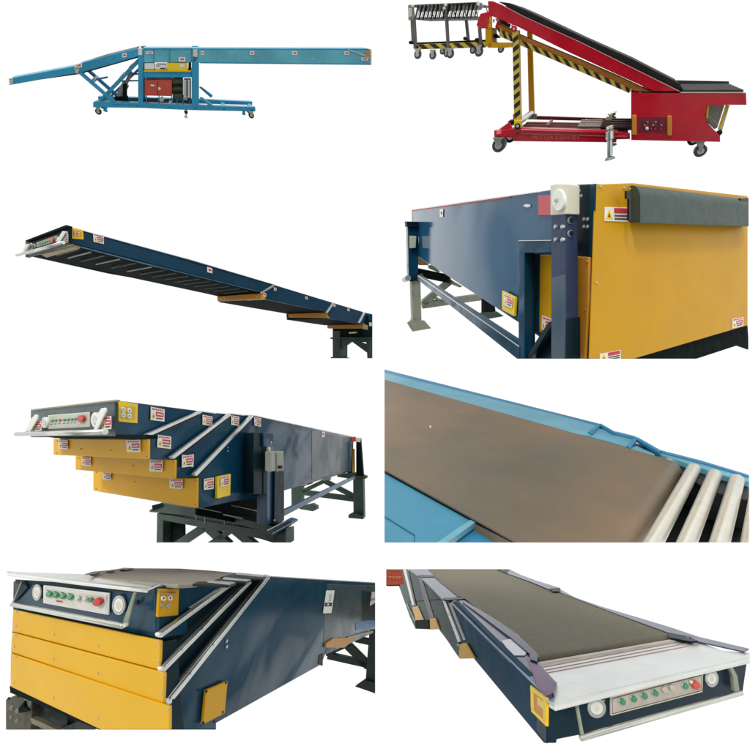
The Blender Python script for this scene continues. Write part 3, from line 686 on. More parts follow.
# ================================================================== 4: tail end of a telescopic conveyor
def machine_tail():
    a, b = D(359, 218).normalized(), D(1063, 237).normalized(); Wn = 5.1; W = b * Wn
    c0 = P(594, 184.5, 5); side = Pl(c0, a, UP); end = Pl(c0, b, UP)
    t = Thing('telescopic_conveyor', side(580, 340), 'tail end of a navy telescopic conveyor closed by one large yellow plate', 'conveyor', GRP, (None, None, 748.6, 358.8))
    k4 = K(380, 180, 3.947); kb = K(560, 180, 3.947); ku = K(500, 180, 7.5); kl = K(500, 260, 7.5); kf = K(400, 210, 5.76)
    o = B(t, 'conveyor_hull', navy_t)
    hs = [(411.7, 210), (594.5, 183.4), (589.5, 372), (519.5, 323.2), (418, 256.5), (411.7, 253)]
    o.pr(side, hs, v=W); hull = o.done()
    o = B(t, 'edge_strip', white, hull, bevel=.004); o.bar(side, 411.7, 209.6, 538.5, 191.6, 1.2, th=.04, d=.03); o.bar(side, 411.6, 210, 411.6, 252, .7, th=.05, d=.03)
    o.done()
    B(t, 'red_tape', labelr, hull, bevel=0).bar(side, 411.7, 210.8, 510, 197.3, .7, th=.01, d=.02).done()
    B(t, 'side_tone_strip', navy_d, hull).pr(side, ku((575, 35), (672, 30), (715, 30), (690, 575), (668, 750), (575, 750)), th=.02, d=.025).done()  # dark strip paints the shade behind the leg onto the hull side
    B(t, 'side_tone_strip', navy_s, hull, bevel=.006).pr(side, ku((672, 34), (714, 28), (710, 180), (694, 575), (665, 575), (668, 200)), th=.02, d=.04).done()
    B(t, 'panel_joint', ink, hull, bevel=0).bar(side, *ku.q(692, 545), *kl.q(655, 760), .9, th=.02, d=.06, w2=4).done()
    # yellow end plate
    o = B(t, 'yellow_end_plate', yel); o.pr(end, [(595.5, 184.4), (633, 182.9), (747.8, 196), (747.8, 325.4), (638.5, 357.6), (589, 373)], v=a*.03, d=.05); ep = o.done()
    B(t, 'lower_cross_plate', dkgrn).pr(end, [(612, 364), (747.8, 325), (748.6, 338), (748.6, 350), (738, 345.5), (700, 358), (660, 370)], v=a*.3, d=-.02).done()
    for x, y in ((165, 25), (258, 30), (148, 404), (283, 34)): bolt(t, end, *kb.q(x, y), 1.3, d=.075, parent=ep, m=alu)
    # belt over the tail roller
    o = B(t, 'rubber_belt', rubber, bevel=0)
    pts = []; base = end(*kb.q(278, 168), .06); top = end(*kb.q(285, 25), .06)
    h = (top - base).z; R = .17
    prof = [(0, 0), (.2, 0)] + [(.2 - R + R*math.cos(x), h - R + R*math.sin(x)) for x in [math.radians(i*10) for i in range(0, 10)]] + [(0, h)]
    wl = end(*kb.q(722, 176), .06) - base
    o.solid([base - a*u + UP*v for u, v in prof], b * wl.length)
    rb = o.done()
    for q in ((kb.q(262, 42), kb.q(280, 42), kb.q(283, 168), kb.q(272, 160), kb.q(272, 76), kb.q(262, 74)), (kb.q(712, 72), kb.q(750, 70), kb.q(748, 95), kb.q(735, 100), kb.q(728, 178), kb.q(714, 178))):
        B(t, 'roller_bracket', black, rb, bevel=.006).pr(end, list(q), v=a*.04, d=.2).done()
    o = B(t, 'end_block', navy_d); o.pr(end, kb((736, 70), (750, 70), (750, 180), (740, 178)), v=a*.02, d=.06); o.done()
    sticker(t, end, kb((177, 106), (271, 108), (270, 165), (177, 161)), 'wide', d=.06, parent=ep)
    sticker(t, end, kb((158, 686), (240, 670), (240, 706), (158, 722)), 'wide', d=.06, parent=ep)
    sticker(t, end, kb((681, 548), (724, 540), (724, 576), (681, 586)), 'warn', d=.06, parent=ep)
    B(t, 'screw_head', alu, ep).disc(end, *kb.q(738, 148), 1.4, th=.05, d=.09).done()
    # red sheet behind head
    B(t, 'red_plate', mat('label_rose', '#c2485a', .4, var=.1), hull, bevel=.004).pr(side, ku((285, 115), (385, 110), (385, 265), (285, 262)), th=.01, d=.03).done()
    # yellow side guards
    o = B(t, 'yellow_side_guard', yel, hull); o.pr(side, ku((298, 560), (400, 560), (400, 1150), (325, 1153), (293, 1140)), th=.06, d=.1); g1 = o.done()
    sticker(t, side, kl((315, 415), (385, 440), (385, 545), (310, 520)), d=.12, parent=g1)
    for x, y in ((318, 600), (312, 850)): bolt(t, side, *ku.q(x, y), .7, d=.12, parent=g1)
    o = B(t, 'yellow_side_guard', oran, hull); o.pr(side, ku((575, 572), (666, 578), (660, 900), (636, 1340), (575, 1340)), th=.04, d=.09); g2 = o.done()
    for x, y in ((642, 606), (628, 975), (645, 612)): bolt(t, side, *ku.q(x, y), 1., d=.11, parent=g2, m=tan)
    o = B(t, 'yellow_access_plate', ybri, hull, bevel=.006); o.pr(side, k4((481, 437), (533, 463), (528, 538), (481, 512)), th=.05, d=.1); yp = o.done()
    sticker(t, side, k4((488, 447), (522, 463), (520, 506), (488, 492)), 'warn', d=.12, parent=yp)
    sticker(t, side, k4((236, 115), (249, 114), (248, 146), (236, 146)), 'small', d=.03, parent=hull)
    B(t, 'round_plate', alu, hull, bevel=0).disc(side, *ku.q(203, 192), 3.6, ry=1.6, th=.01, d=.02).done()
    # near leg frame, standing outside the hull
    lp = Pl(side(594, 300) - b*.45, a, UP); rb_ = b*.24
    o = B(t, 'support_leg', purple)
    o.pr(lp, [(551, 210), (565.8, 210), (566, 372), (551, 372)], v=b*.26); leg = o.done()
    B(t, 'leg_sleeve', navy_d, leg).pr(lp, [(565.8, 320), (566.1, 319), (566.4, 372), (564, 372)], v=b*.3, d=.02).done()
    B(t, 'leg_skin', mat('leg_navy', '#21445a', .3, var=.2, spec=.5), leg, bevel=.004).pr(lp, [(551.3, 278), (565.4, 274), (565.6, 372), (551.3, 372)], th=.01, d=.008).done()
    for x, y in ((405, 350), (455, 350), (405, 446), (456, 446)):
        x, y = ku.q(x, y); bolt(t, lp, x, y, 2.1, d=.05, parent=leg, m=alu, th=.05)
    ef = Pl(lp(565.8, 220), b, UP)
    for x, y in ((533, 300), (533, 400)):
        x, y = ku.q(x, y); B(t, 'bolt_hole', ggrey, leg, bevel=.004).disc(ef, x, y, 2.6, ry=3.6, th=.03, d=.02).m(navy_d).disc(ef, x+.6, y, 2.1, ry=3, th=.02, d=.025).done()
    for x, y in ((618, 295), (645, 295), (618, 350), (645, 350), (582, 85), (598, 122)):
        x, y = ku.q(x, y); bolt(t, side, x, y, 2.0, d=.09, m=alu)
    # pivot head
    o = B(t, 'pivot_block', beige); o.pr(lp, ku((377, 38), (420, 28), (500, 30), (500, 255), (377, 265)), v=b*.28, d=.02); pb = o.done()
    o = B(t, 'pivot_cap', white, pb); o.disc(lp, *ku.q(432, 150), 6.2, ry=11.2, th=.05, d=.06, seg=40); pc = o.done()
    o = B(t, 'bolt', steel, pc); c = lp(*ku.q(428, 150), .06); o.tube(c - lp.n*.02, c + lp.n*.025, .034, seg=6).tube(c, c + lp.n*.045, .018, seg=12); o.done()
    # portal
    o = B(t, 'leg_frame', navy)
    o.pr(lp, ku((138, 455), (385, 452), (385, 546), (138, 546)), v=b*.25, d=-.01)
    o.pr(lp, ku((138, 546), (184, 546), (184, 1400), (138, 1400)), v=b*.25, d=-.01)
    fr = o.done()
    B(t, 'inner_post', navy_d, fr).pr(lp, ku((176, 546), (256, 546), (256, 1400), (176, 1400)), v=b*.03, d=-.2).done()
    B(t, 'inner_post', navy_s, fr).pr(lp, ku((253, 546), (300, 546), (298, 1150), (285, 1160), (253, 1140)), v=b*.1, d=-.3).done()
    B(t, 'edge_strip', alu, fr, bevel=0).bar(lp, *ku.q(138, 455), *ku.q(382, 452), .6, th=.01, d=.005).done()
    o = B(t, 'diagonal_brace', navy_d, fr); o.bar(lp, 524, 364, 550.5, 323, 5, v=b*.15, d=-.05); o.done()
    B(t, 'lower_gusset', navy_d, fr).pr(lp, kl((385, 480), (385, 760), (250, 760)), v=b*.1, d=-.2).done()
    # lower side rail
    o = B(t, 'side_rail', navy)
    A0, A1 = lp(519, 346, -.01), lp(519, 358.5, -.01)
    o.solid([lp(417.5, 275.5), lp(519.5, 347), lp(519.5, 361), lp(417.5, 279.5)], b*.25); rail = o.done()
    B(t, 'edge_strip', alu, rail, bevel=0).bar(lp, 418, 275.6, 519, 346.6, .9, th=.01, d=.01).done()
    # far portal
    yf = Pl(lp(411, 280), b, UP)
    o = B(t, 'pivot_post', navy); o.pr(yf, kf((40, 68), (118, 70), (118, 92), (108, 95), (104, 400), (62, 400), (50, 380), (45, 100)), v=a*.8, d=.1); pp = o.done()
    B(t, 'post_cap', navy_d, pp).pr(yf, kf((38, 66), (118, 68), (118, 98), (40, 98)), v=a*.9, d=.2).done()
    B(t, 'bolted_plate', beige, pp).pr(yf, kf((54, 148), (94, 150), (90, 218), (56, 220)), v=a*.05, d=.25).done()
    B(t, 'bolted_plate', beige, pp).pr(yf, kf((106, 155), (122, 158), (132, 200), (130, 222), (110, 216)), v=a*.05, d=.25).done()
    B(t, 'levelling_bolt', alu, pp).disc(yf, *kf.q(46, 392), 3, th=.3, d=.5).done()
    o = B(t, 'leg', ggrey); o.pr(yf, kf((66, 410), (118, 408), (124, 640), (144, 668), (64, 672), (74, 640)), v=a*.8, d=.1); fl = o.done()
    B(t, 'foot_plate', ggrey, fl).pr(yf, kf((40, 650), (60, 636), (140, 636), (180, 682), (72, 701)), v=a*.05, d=.3).done()
    B(t, 'leg_cap', navy_d, fl).pr(yf, kf((50, 396), (135, 372), (140, 392), (60, 414)), v=a*.5, d=.2).done()
    yb = yf.off(-.8)
    for nm, q, m, w in (('cross_beam', ((98, 360), (290, 400)), dkgrn, 8), ('cross_beam', ((128, 552), (490, 500)), ggrey, 6), ('diagonal_brace', ((138, 540), (300, 405)), ggrey, 6), ('diagonal_brace', ((190, 500), (250, 530)), ggrey, 2)):
        B(t, nm, m).bar(yb, *kf.q(*q[0]), *kf.q(*q[1]), w, v=a*.4).done()
    B(t, 'leg', dkgrn).pr(yb, kf((485, 515), (545, 540), (555, 605), (485, 602)), v=a*.6, d=.3).done()
    B(t, 'foot_plate', bgreen).pr(yb, kf((448, 594), (560, 585), (600, 612), (510, 628)), v=a*.1, d=.4).done()
    B(t, 'wooden_block', wood).pr(yb, kf((95, 262), (165, 308), (165, 318), (110, 318), (95, 300)), v=a*.4, d=.5).done()
    B(t, 'drive_unit', ggrey).pr(yb, kf((168, 322), (190, 322), (230, 352), (225, 362), (168, 338)), v=a*.4, d=.4).done()
    B(t, 'drive_unit', ggrey).pr(yb, kf((300, 405), (360, 440), (345, 447), (305, 432)), v=a*.4, d=.4).done()
machine_tail()

# ================================================================== 5: telescopic conveyor with its stages stepped out
def machine_stepped():
    a, b = D(426, 453).normalized(), D(-211, 439).normalized()
    c0 = P(114.7, 400, 5); side = Pl(c0, a, UP); front = Pl(c0, b, UP); W = b*3.3
    t = Thing('telescopic_conveyor', side(280, 500), 'navy telescopic conveyor on a green stand, its three yellow fronted stages stepping down like stairs', 'conveyor', GRP, (None, None, None, 542.6))
    ka = K(0, 370, 3.75); kb = K(180, 370, 3.75); k1 = K(10, 380, 7.5); k9 = K(90, 380, 7.5); k2 = K(240, 420, 5.556); k3 = K(130, 470, 5.77)
    # head
    sA = [(117, 399.7), (202, 412), (147.5, 436.8), (114.9, 436.8), (114.9, 400)]
    o = B(t, 'control_head', navy); o.pr(side, [(114.9, 400), (201.5, 411.2), (147.5, 436.8), (114.9, 436.8)], v=b*3.2, d=.02); head = o.done()
    o = B(t, 'head_face', mat('slate_green_paint', '#2f4a4b', .35, var=.15), head); fa = [(30.7, 410), (114.8, 400), (115.4, 436.3), (30.2, 436.5)]; o.pr(front, fa, th=.02, d=.035); face = o.done()
    B(t, 'head_lid', ggrey, head).pr(front, [(30.5, 409.3), (114.8, 399.4), (117.5, 399.6), (117.5, 401.2), (30.5, 411)], v=a*.05, d=.07).done()
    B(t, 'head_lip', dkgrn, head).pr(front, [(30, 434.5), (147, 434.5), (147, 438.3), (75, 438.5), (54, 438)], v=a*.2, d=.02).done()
    f = quad(*k1((283, 264), (592, 240), (595, 352), (284, 368)))
    o = B(t, 'control_panel', ggrey, face, bevel=.006); o.m(beige); o.pr(front, rq(f, 0, 0, 1, 1), th=.02, d=.055); cp = o.done()
    B(t, 'panel_inlay', mat('panel_silver', '#b9bdb0', .4), cp, bevel=0).pr(front, rq(f, .03, .07, .97, .93), th=.006, d=.059).done()
    for i, u in enumerate((.08, .17, .27, .38, .47, .56, .64)):
        x, y = f(u, .42); B(t, 'button', greenb if i != 2 else redb, cp, bevel=.003).disc(front, x, y, 1.25, th=.02, d=.075).done()
        B(t, 'legend', ink, cp, bevel=0).pr(front, rq(f, u-.02, .64, u+.025, .68), th=.003, d=.063).done()
    x, y = k1.q(522, 291); B(t, 'emergency_button', redb, cp, bevel=.01).disc(front, x, y, 3.3, th=.05, d=.1).done()
    for x, y, rx, ry in ((254, 320, 3.1, 5.6), (632, 300, 3.8, 7.6)):
        x, y = k1.q(x, y); B(t, 'end_lamp', white, face).disc(front, x, y, rx, ry=ry, th=.05, d=.09).m(alu).disc(front, x, y, rx*.6, ry=ry*.6, th=.02, d=.1).done()
    sticker(t, front, k1((168, 312), (232, 306), (235, 380), (166, 388)), d=.1, parent=face)
    sticker(t, front, k1((683, 278), (757, 270), (757, 368), (685, 372)), d=.1, parent=face)
    p0, p1 = front(*k1.q(50, 406), .2), front(*k1.q(716, 390), .2)
    o = B(t, 'handle_bar', steel, head, bevel=0); o.tube(p0, p1, .035); o.done()
    B(t, 'handle_ledge', alu, head).pr(front, k1((130, 396), (680, 378), (680, 396), (130, 412)), v=a*.04, d=.16).done()
    for q in (((185, 258), (208, 262), (205, 290), (150, 385), (110, 390), (155, 290)), ((680, 212), (715, 205), (720, 232), (690, 290), (650, 385), (618, 384), (640, 330), (655, 250))):
        B(t, 'handle_bracket', white, head).pr(front, k1(*q), v=a*.03, d=.15).done()
    # yellow socket plate
    fy = quad(*k9((218, 156), (360, 180), (357, 325), (216, 312)))
    o = B(t, 'socket_plate', ybri, head, bevel=.006); o.pr(side, rq(fy, 0, 0, 1, 1), th=.03, d=.04); sp = o.done()
    B(t, 'socket_recess', mat('recess_yellow', '#d9b21c', .4), sp, bevel=0).pr(side, rq(fy, .12, .2, .86, .84), th=.005, d=.044).done()
    for x, y in ((254, 222), (300, 228), (254, 264), (300, 270)):
        x, y = k9.q(x, y); B(t, 'socket', white, sp, bevel=.003).disc(side, x, y, 1.9, ry=2.6, th=.03, d=.07).m(grey).disc(side, x, y, .8, ry=1.1, th=.01, d=.075).done()
    for u, v in ((.06, .06), (.94, .06), (.94, .94), (.06, .94)): bolt(t, side, *fy(u, v), .5, d=.05, parent=sp)
    sticker(t, side, k9((458, 200), (560, 220), (558, 312), (456, 300)), d=.04)
    # stages
    stage = []
    for i, (S, w) in enumerate((([(147.8, 437), (201, 411.6), (231, 414.2), (173.5, 459.3), (148, 459.3)], 3.35), ([(173.5, 459.5), (230.7, 414), (254, 415.6), (196.5, 477), (174.5, 478.5)], 3.5))):
        o = B(t, 'stage_boom', navy); o.pr(side, S, v=b*w, d=.05 + .03*i); stage.append(o.done())
    B(t, 'dark_strip', ink, stage[0], bevel=0).bar(side, 203, 413.5, 149.5, 438.5, 1, th=.02, d=.06).done()
    B(t, 'dark_strip', ink, stage[1], bevel=0).bar(side, 231, 416.5, 175, 461.5, 1, th=.02, d=.09).done()
    o = B(t, 'conveyor_hull', navy); hp = side.off(.11)
    o.pr(hp, [(196.8, 477), (253.3, 415.4), (352, 436.8), (351, 471.5), (274, 493.5), (198.7, 508.7)], v=b*4.0); hull = o.done()
    o = B(t, 'edge_strip', alu, hull, bevel=0); o.bar(hp, 253.3, 415.2, 352, 436.6, .8, th=.02, d=.02); o.bar(side, 201, 411.2, 216, 413.3, .9, th=.03, d=.06); o.bar(side, 230.5, 413.6, 245, 415.3, .9, th=.03, d=.09); o.done()
    B(t, 'far_end_reflection', gglaze, hull).pr(hp, k2((400, 60), (600, 100), (600, 285), (400, 330)), th=.01, d=.008).done()  # greenish reflection on the hull, painted as a thin sheet
    # rails
    for (p, q, d, m) in ((ka.q(553, 246), kb.q(82, 156), .1, 0), ((172.7, 458), kb.q(190, 166), .14, 0), (kb.q(58, 395), kb.q(275, 170), .18, 0)):
        o = B(t, 'slide_rail', alu, bevel=.008); o.bar(side, *p, *q, 3.6, th=.06, d=d, w2=2.4); rl = o.done()
        for u in (.2, .5, .8): bolt(t, side, p[0]+(q[0]-p[0])*u, p[1]+(q[1]-p[1])*u, .5, d=d+.01, parent=rl)
    # yellow plates
    def plate(pts, x, y, off, dd=.03):
        pl = Pl(side(x, y, off), b, UP); o = B(t, 'yellow_front_plate', amber); o.pr(pl, pts, v=a*.06, d=dd); return pl, o.done()
    P1, y1 = plate(ka((200, 257), (553, 260), (553, 334), (200, 318)), 147.2, 450, .05)
    P2, y2 = plate(ka((283, 318), (560, 328), (655, 338), (653, 409), (283, 374)), 172.6, 470, .08)
    P3, y3 = plate(ka((350, 372), (655, 404), (738, 406), (737, 518), (349, 452)), 195.8, 490, .12)
    for pl, q, pr_ in ((P1, ((219, 262), (253, 264), (253, 298), (220, 296)), y1), (P1, ((473, 263), (525, 262), (525, 308), (475, 308)), y1), (P2, ((305, 326), (340, 328), (340, 360), (306, 358)), y2), (P2, ((560, 338), (610, 340), (608, 382), (560, 380)), y2),
                      (P3, ((385, 383), (416, 386), (416, 414), (385, 410)), y3), (P3, ((635, 410), (685, 410), (683, 446), (636, 444)), y3)):
        sticker(t, pl, ka(*q), d=.06, parent=pr_)
    for pl, pr_, L in ((P1, y1, ((210, 266), (300, 296), (410, 302), (545, 268), (545, 326), (208, 312))), (P2, y2, ((292, 330), (646, 346), (646, 400), (495, 360))), (P3, y3, ((358, 384), (357, 446), (728, 416), (728, 506), (500, 420)))):
        for x, y in L: bolt(t, pl, *ka.q(x, y), .55, d=.055, parent=pr_, m=tan)
    sticker(t, side, ka((592, 243), (642, 250), (641, 296), (590, 290)), d=.07); sticker(t, side, ka((683, 317), (727, 322), (725, 364), (682, 358)), d=.1)
    sticker(t, side, kb((85, 168), (122, 175), (120, 210), (85, 205)), d=.07); sticker(t, side, kb((193, 170), (222, 175), (221, 210), (192, 205)), d=.1); sticker(t, hp, kb((279, 176), (304, 181), (303, 213), (279, 208)), d=.03)
    sticker(t, hp, kb((8, 322), (52, 316), (50, 360), (8, 366)), d=.02); sticker(t, hp, kb((90, 409), (127, 403), (126, 446), (90, 450)), d=.02)
    sticker(t, hp, kb((532, 230), (543, 232), (543, 253), (532, 251)), 'small', d=.02)
    o = B(t, 'yellow_access_plate', ybri, hull, bevel=.006); o.pr(hp, kb((140, 400), (191, 389), (189, 470), (140, 482)), th=.05, d=.07); yp = o.done()
    sticker(t, hp, kb((153, 401), (187, 394), (186, 432), (153, 438)), d=.09, parent=yp)
    for x, y in ((182, 291), (182, 304), (152, 480), (170, 474)): bolt(t, hp, *kb.q(x, y), .8, d=.05, parent=hull)
    # posts beside the hull
    lp = hp.off(.35)
    o = B(t, 'pivot_post', navy_d); o.pr(lp, k2((76, 72), (130, 68), (132, 412), (76, 415)), v=b*.3); pp = o.done()
    B(t, 'pivot_post', navy_d, pp).pr(lp, k2((130, 70), (186, 74), (186, 150), (150, 150), (150, 410), (130, 410)), th=.04, d=.02).m(navy).pr(lp, k2((130, 70), (186, 74), (186, 150), (130, 150)), th=.04, d=.05).done()
    bolt(t, lp, *k2.q(178, 125), 1., d=.08, m=white, parent=pp)
    B(t, 'support_leg', mat('mid_navy_paint', '#174468', .3, var=.15, spec=.5)).pr(lp, k2((150, 150), (188, 150), (190, 572), (150, 585)), v=b*.35, d=.0).done()
    B(t, 'support_leg', navy_d).pr(lp, k2((193, 285), (246, 285), (246, 556), (212, 590), (190, 575)), v=b*.3, d=.06).done()
    B(t, 'conduit', beige, bevel=.004).pr(lp, k2((158, 150), (171, 150), (172, 290), (158, 288)), th=.05, d=.08).done()
    o = B(t, 'junction_box', grey); o.pr(lp, k2((174, 176), (243, 173), (243, 278), (174, 286)), v=b*.2, d=.3)
    o.m(ggrey).pr(lp, k2((206, 178), (241, 176), (241, 276), (206, 288)), th=.03, d=.33).done()
    B(t, 'box_knob', dark, bevel=.003).disc(lp, *k2.q(228, 262), 1.6, th=.05, d=.37).done()
    o = B(t, 'side_rail', mat('mid_navy_paint', '#174468')); o.bar(lp, *k2.q(240, 522), *k2.q(640, 318), 5.2, v=b*.12, d=-.02, w2=2.8); rl = o.done()
    B(t, 'edge_strip', sky_d, rl, bevel=0).bar(lp, *k2.q(242, 508), *k2.q(600, 328), .9, th=.01, d=.0).done()
    # near stand
    st = Pl(lp(276, 530), b, UP)
    top = Pl(st(200, 522), a, b)
    o = B(t, 'stand_deck', dkgrn); o.pr(hp, [(197.6, 507), (262, 486), (268, 520), (274, 530), (197, 515)], th=.05, d=-1.0); deck = o.done()
    for (p, q, w, m) in (((232, 505.5), (262, 512), .8, ggrey), ((224, 514.5), (252, 521), 1, beige), ((255, 512), (266, 509), .7, bgreen), ((200, 508), (222, 512.5), .7, ggrey), ((236, 516), (272, 524), .8, bgreen)):
        B(t, 'deck_channel', m, deck, bevel=.004).bar(hp, *p, *q, w, th=.03, d=-.7).done()
    o = B(t, 'stand_beam', bgreen)
    o.pr(st, k3((112, 232), (180, 188), (225, 198), (390, 228), (600, 268), (750, 305), (830, 325), (840, 345), (830, 370), (750, 347), (560, 300), (330, 262), (112, 243)), v=a*.5, d=.1); 
    o.m(dkgrn).pr(st, k3((125, 205), (175, 192), (190, 212), (130, 235)), v=a*.3, d=.14)
    o.done()
    B(t, 'stand_beam', bgreen).pr(st, k3((155, 250), (750, 345), (836, 365), (836, 425), (750, 398), (190, 290), (155, 285)), v=a*.4, d=.06).done()
    for q in (((155, 285), (190, 285), (190, 440), (152, 440)), ((838, 360), (898, 350), (898, 440), (840, 440))):
        B(t, 'leg', bgreen).pr(st, k3(*q), v=a*.6, d=.05).done()
    B(t, 'leg', dkgrn).pr(st, k3((188, 290), (310, 305), (312, 440), (188, 440)), v=a*.1, d=-.3).done()
    for p, q, w in (((425, 330), (260, 440), 8), ((430, 320), (560, 440), 9), ((600, 350), (720, 450), 8), ((590, 345), (440, 440), 5)):
        B(t, 'diagonal_brace', bgreen).bar(st, *k3.q(*p), *k3.q(*q), w, v=a*.2, d=-.02).done()
    o = B(t, 'base_plate', mat('mid_navy_paint', '#174468')); o.pr(st, k2((148, 618), (190, 590), (255, 556), (290, 566), (292, 576), (190, 645)), v=a*.4, d=.2); bp = o.done()
    B(t, 'edge_strip', alu, bp, bevel=0).bar(st, *k2.q(180, 632), *k2.q(290, 572), .9, v=a*.02, d=.23).bar(st, *k2.q(152, 614), *k2.q(258, 560), 1.2, v=a*.02, d=.23).done()
    bolt(t, st, *k2.q(187, 560), 1.1, d=.3, parent=bp)
    for x, y in ((382, 262), (432, 285), (544, 288), (380, 250)):
        B(t, 'levelling_bolt', ggrey, bevel=.003).bar(st, *k3.q(x, y-10), *k3.q(x, y+24), .8, th=.05, d=.2).done()
    # far stand
    fs = Pl(lp(360, 490), b, UP)
    B(t, 'stand_beam', bgreen).pr(fs, k2((540, 300), (640, 292), (702, 312), (700, 326), (640, 332), (540, 316)), v=a*.6, d=.1).done()
    for q, d in ((((628, 322), (684, 322), (688, 548), (630, 520)), .1), (((284, 352), (342, 362), (342, 495), (286, 480)), -.6)):
        B(t, 'leg', bgreen).pr(fs, k2(*q), v=a*.6, d=d).done()
    for q, d in ((((602, 528), (628, 515), (686, 535), (684, 552), (602, 545)), .3), (((330, 480), (400, 465), (426, 480), (426, 498), (405, 508), (330, 495)), -.4)):
        B(t, 'foot_plate', bgreen).pr(fs, k2(*q), v=a*.5, d=d).done()
    for p, q, w in (((330, 400), (632, 440), 5.5), ((345, 398), (470, 338), 4), ((470, 340), (632, 425), 5), ((340, 365), (400, 345), 3)):
        B(t, 'cross_brace', bgreen).bar(fs, *k2.q(*p), *k2.q(*q), w, v=a*.2, d=-.5).done()
    B(t, 'drive_unit', ggrey).pr(fs, k2((458, 322), (500, 315), (500, 335), (460, 338)), v=a*.3, d=-.3).pr(fs, k2((335, 352), (375, 345), (372, 362), (338, 368)), v=a*.3, d=-.3).done()
    B(t, 'end_post', dkgrn).pr(fs, k2((645, 98), (668, 98), (684, 312), (645, 312)), v=a*.4, d=.25).done()
    B(t, 'end_post', navy_d).pr(fs, k2((596, 110), (626, 110), (626, 300), (596, 295)), v=a*.2, d=.05).done()
    B(t, 'yellow_end_strip', oran).pr(fs, k2((622, 160), (636, 160), (638, 292), (624, 292)), v=a*.1, d=.2).done()
    B(t, 'yellow_end_strip', ybri).pr(fs, k2((597, 246), (613, 246), (613, 285), (597, 285)), v=a*.1, d=.2).done()
    o = B(t, 'end_bearing', mat('label_rose', '#c2485a')); o.pr(fs, k2((618, 94), (640, 92), (645, 118), (622, 122)), v=a*.2, d=.3); o.m(beige).pr(fs, k2((642, 96), (668, 98), (668, 124), (645, 122)), v=a*.2, d=.3).done()
machine_stepped()
